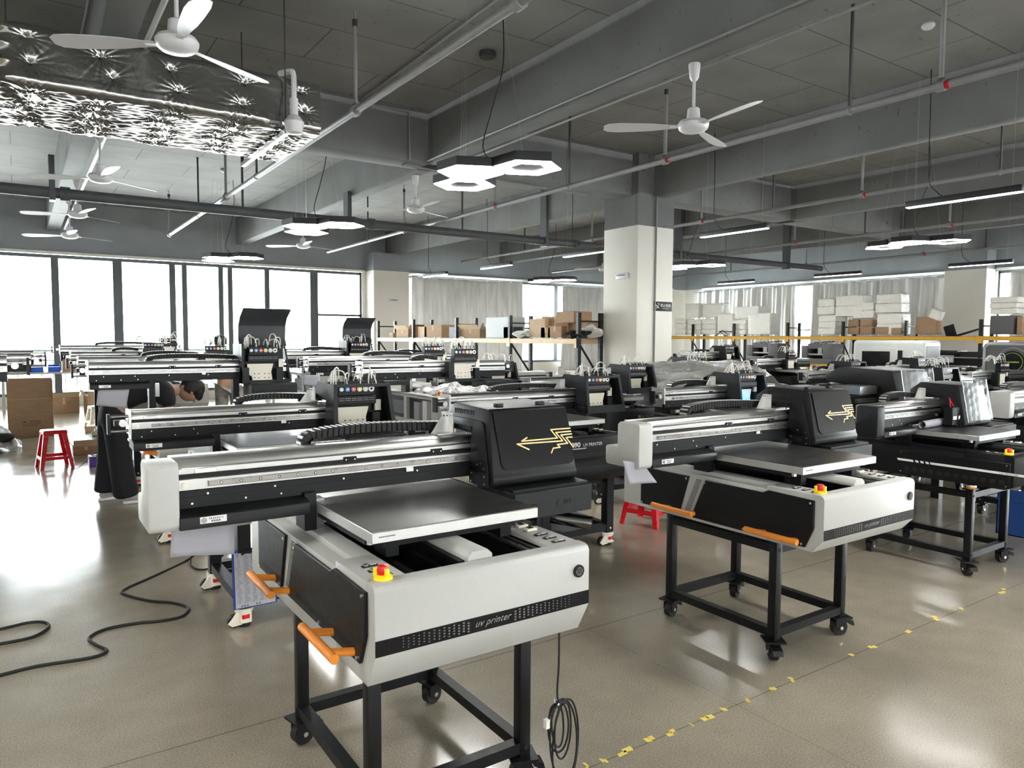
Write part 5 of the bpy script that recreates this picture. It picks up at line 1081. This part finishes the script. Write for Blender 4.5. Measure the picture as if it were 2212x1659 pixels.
def logomachine():
    p = W(2188, 782, x=11.5); o = thing('round_logo_printer', 'dark grey cabinet printer with a round green-lettered emblem at the right edge', 'printer', (11.5, p.y, 0))
    b = MB(); b.box(0, 1.2, -1.2, .42, .45, 1.585, GREY, .09, 5); b.build('casing', o)
    b = MB(); y = .0; z = p.z; b.cyl((-.0, 0, z), (-.01, 0, z), .20, LGREY, 48); b.cyl((-.008, 0, z), (-.014, 0, z), .193, GREY, 48); b.cyl((-.01, 0, z), (-.02, 0, z), .155, BLACK, 48); b.cyl((-.02, 0, z), (-.024, 0, z), .130, GREEN, 48); b.cyl((-.024, 0, z), (-.028, 0, z), .124, SCREEN, 48)
    b.text('Automation', .036, GREEN, lambda u, v, w: (-.029-w, -u, z-.01+v), align='CENTER', bold=.001); b.build('round_emblem', o)
    b = MB(); b.box(.1, 1.1, -1.1, .3, 0, .45, BLACK); b.build('base', o); b = MB(); b.tube([(-.004, .36, .7), (-.004, .36, 1.5), (-.004, .3, 1.545), (-.004, -1.1, 1.545)], .012, LGREY, 6, smooth=False); b.build('edge_trim', o)
logomachine()
def darkstack():
    p = W(2030, 770, x=14.0); o = thing('uv_printer', 'black printer with stacked beams under the rack, between the two cabinet printers', 'printer', (14.0, p.y, 0)); b = MB()
    b.box(0, .8, -.6, .6, .5, 1.1, BLACK, .02, 2); b.box(.1, .5, -.9, .2, 1.15, 1.28, BLACK); b.box(.0, .4, -.3, .7, 1.33, 1.42, BLACK, .01, 2); b.box(-.02, 0, -.5, .6, 1.12, 1.15, ALU); b.box(.1, .3, -.9, -.2, 1.30, 1.40, DARK); b.box(.05, .1, -.2, .05, 1.2, 1.3, PAPER); b.box(.1, .7, -.5, .5, 0, .5, BLACK); b.build('body', o)
darkstack()
# signs and fixtures on the column
o = thing('no_smoking_sign', 'black no smoking sign on the right face of the square column', 'sign', (8.985, 8.932, 2.08)); b = MB(); b.box(0, .44, 0, .012, 0, .16, BLACK, .004, 2); b.build('plate', o)
b = MB(); fr = lambda ox, oz: (lambda u, v, w: (ox+u, -.0006-w, oz+v))
b.text('禁止吸烟', .062, WPRINT, fr(.155, .075)); b.text('No Smoking', .028, WPRINT, fr(.21, .035)); b.ribbon([(.05, .10), (.12, .05)], .012, WPRINT, fr(0, 0)); b.ribbon([(.06, .04), (.12, .11)], .008, WPRINT, fr(0, 0)); b.ribbon([(.09, .12), (.11, .135), (.135, .115)], .006, WPRINT, fr(0, 0)); b.build('lettering', o)
def emerg(x, y, z, ax, label):
    o = thing('emergency_light', label, 'light', (x, y, z)); b = MB()
    if ax == 'x': b.box(-.045, 0, -.14, .14, -.05, .05, FANW, .008, 2); b.box(-.05, -.045, -.1, .1, .005, .025, GREY)
    else: b.box(-.14, .14, -.045, 0, -.05, .05, FANW, .008, 2); b.box(-.1, .1, -.05, -.045, .005, .025, GREY)
    b.build('casing', o)
emerg(8.6, 9.3, 2.67, 'x', 'white box light on the left face of the square column'); emerg(8.95, 19.25, 2.66, 'y', 'white box light on the far cream pilaster')
# ---------------- people ----------------
def skin(name, vs, es, m, parent=None, sub=2, root=0):
    me = bpy.data.meshes.new(name); me.from_pydata([v[0] for v in vs], es, []); me.materials.append(m); o = bpy.data.objects.new(name, me); COL.objects.link(o)
    if parent: o.parent = parent
    md = o.modifiers.new('skin', 'SKIN'); md.use_smooth_shade = True
    for i, v in enumerate(vs): r = v[1]; me.skin_vertices[0].data[i].radius = r if isinstance(r, tuple) else (r, r)
    me.skin_vertices[0].data[root].use_root = True
    s = o.modifiers.new('sub', 'SUBSURF'); s.levels = sub; s.render_levels = sub; return o
def worker():
    o = thing('person', 'worker in black shirt and wide black trousers bending deep under a printer beam', 'person', (.77, 7.92, 0), 0); Z = Vector
    # bends towards +x; feet at origin
    V = [((0, 0, .97), .12), ((.14, .0, 1.05), .12), ((.30, .0, 1.07), .125), ((.42, 0, 1.05), .12), ((.52, 0, 1.06), .06), ((.57, 0, 1.06), .055),
         ((-.04, .08, .90), .09), ((-.06, .11, .5), .062), ((-.10, .12, .10), .045), ((.02, .12, .04), .035),
         ((-.02, -.09, .90), .09), ((.0, -.12, .48), .062), ((.04, -.14, .10), .045), ((.17, -.16, .04), .035),
         ((.42, -.17, 1.03), .055), ((.44, -.22, .82), .042), ((.58, -.16, .66), .032), ((.64, -.14, .60), .03),
         ((.42, .17, 1.03), .055), ((.46, .22, .82), .042), ((.60, .16, .68), .032), ((.66, .14, .62), .03)]
    E = [(0, 1), (1, 2), (2, 3), (3, 4), (4, 5), (0, 6), (6, 7), (7, 8), (8, 9), (0, 10), (10, 11), (11, 12), (12, 13), (3, 14), (14, 15), (15, 16), (16, 17), (3, 18), (18, 19), (19, 20), (20, 21)]
    # five fingers on each hand
    for base, s in ((17, -1), (21, 1)):
        p0 = Z(V[base][0])
        for k, (dy, ln) in enumerate(((-.02, .06), (-.008, .07), (.006, .075), (.02, .065), (.038, .045))):
            i = len(V); V.append(((p0.x+.03, p0.y+dy, p0.z-.03), .009)); V.append(((p0.x+.035+ln*.4, p0.y+dy, p0.z-.03-ln*.6), .0075)); E += [(base, i), (i, i+1)]
    skin('body', V, E, SKIN, o)
    b = MB(); b.blob((.655, 0, 1.045), (.105, .078, .10), SKIN, .02, 1, 3); b.blob((.66, -.082, 1.045), (.018, .01, .03), SKIN, .05, 2, 2); b.blob((.655, .082, 1.045), (.018, .01, .03), SKIN, .05, 2, 2)
    b.cyl((.69, 0, .96), (.70, 0, .932), .016, SKIN, 10, r2=.009); b.box(.655, .675, -.02, .02, 0.953, .957, RED)
    for y in (-.03, .03): b.blob((.72, y, .975), (.012, .012, .008), WPRINT, 0, 1, 2); b.blob((.724, y, .967), (.006, .006, .005), BLACK, 0, 1, 1)
    h = b.build('head', o)
    b = MB(); b.blob((.685, 0, 1.08), (.125, .092, .10), HAIR, .05, 3, 4); b.blob((.735, 0, 1.025), (.06, .08, .07), HAIR, .08, 4, 3); b.build('hair', h)
    skin('shirt', [((-.03, 0, .98), (.175, .17)), ((.15, 0, 1.075), (.15, .15)), ((.30, 0, 1.10), (.16, .16)), ((.43, 0, 1.07), (.14, .15)), ((.49, 0, 1.05), .085), ((.42, -.18, 1.03), .085), ((.44, -.225, .90), .072), ((.42, .18, 1.03), .085), ((.46, .225, .90), .072)], [(0, 1), (1, 2), (2, 3), (3, 4), (3, 5), (5, 6), (3, 7), (7, 8)], CLOTHK, o)
    skin('trousers', [((.0, 0, .98), (.165, .15)), ((-.05, 0, .90), (.16, .16)), ((-.05, .09, .80), .125), ((-.07, .12, .45), .105), ((-.10, .13, .12), .115), ((-.10, .13, .07), .118), ((-.02, -.10, .80), .125), ((.0, -.13, .45), .108), ((.04, -.15, .12), .12), ((.05, -.15, .05), .124)], [(0, 1), (1, 2), (2, 3), (3, 4), (4, 5), (1, 6), (6, 7), (7, 8), (8, 9)], CLOTHK, o)
    for x, y, a in ((-.06, .13, .1), (.12, -.16, -.1)):
        b = MB(); b.box(-.11, .17, -.048, .048, .0, .028, WPRINT, .012, 3); b.box(-.10, .12, -.042, .042, .028, .085, SHOE, .02, 3); b.box(.1, .165, -.04, .04, .028, .06, SHOE, .015, 3); s = b.build('shoe', o, (x, y, 0)); s.rotation_euler.z = a
worker()
def worker2():
    o = thing('person', 'worker in grey patterned trousers standing behind the rows, only head and legs visible', 'person', (2.6, 11.4, 0), PI)
    V = [((0, 0, .92), .13), ((.02, -.05, 1.1), .12), ((.04, -.14, 1.28), .13), ((.05, -.2, 1.36), .06), ((.06, -.22, 1.42), .055), ((-.1, 0, .85), .09), ((-.11, .02, .48), .06), ((-.11, .04, .1), .045), ((-.11, -.08, .04), .035), ((.1, 0, .85), .09), ((.11, .02, .48), .06), ((.11, .04, .1), .045), ((.11, -.08, .04), .035), ((-.18, -.16, 1.3), .055), ((-.22, -.2, 1.05), .042), ((-.14, -.38, .98), .03), ((.24, -.16, 1.3), .055), ((.27, -.2, 1.05), .042), ((.2, -.38, .98), .03)]
    E = [(0, 1), (1, 2), (2, 3), (3, 4), (0, 5), (5, 6), (6, 7), (7, 8), (0, 9), (9, 10), (10, 11), (11, 12), (2, 13), (13, 14), (14, 15), (2, 16), (16, 17), (17, 18)]
    for base in (15, 18):
        p0 = Vector(V[base][0])
        for k, dx in enumerate((-.028, -.012, .004, .02, .036)): i = len(V); V.append(((p0.x+dx, p0.y-.04, p0.z), .009)); V.append(((p0.x+dx, p0.y-.09+.01*abs(k-2), p0.z-.03), .0075)); E += [(base, i), (i, i+1)]
    skin('body', V, E, SKIN, o); b = MB(); b.blob((.06, -.24, 1.50), (.078, .095, .11), SKIN, .02, 3, 3); b.cyl((.06, -.33, 1.5), (.06, -.355, 1.49), .014, SKIN, 8)
    for x in (.03, .09): b.blob((x, -.325, 1.52), (.01, .008, .006), BLACK, 0, 1, 1)
    b.box(.04, .08, -.332, -.325, 1.45, 1.454, RED); h = b.build('head', o); b = MB(); b.blob((.06, -.215, 1.535), (.095, .105, .095), HAIR, .05, 4, 3); b.build('hair', h)
    skin('shirt', [((0, 0, .95), .15), ((.02, -.05, 1.1), .145), ((.04, -.14, 1.28), .15), ((.05, -.19, 1.35), .09), ((-.19, -.16, 1.3), .08), ((-.22, -.19, 1.12), .065), ((.25, -.16, 1.3), .08), ((.27, -.19, 1.12), .065)], [(0, 1), (1, 2), (2, 3), (2, 4), (4, 5), (2, 6), (6, 7)], CLOTHK, o)
    skin('trousers', [((0, 0, .95), .15), ((-.1, 0, .82), .115), ((-.11, .02, .48), .09), ((-.11, .04, .08), .08), ((.1, 0, .82), .115), ((.11, .02, .48), .09), ((.11, .04, .08), .08)], [(0, 1), (1, 2), (2, 3), (0, 4), (4, 5), (5, 6)], CAMO, o)
    for x in (-.11, .11): b = MB(); b.box(x-.045, x+.045, -.15, .1, 0, .075, SHOE, .02, 3); b.build('shoe', o)
worker2()
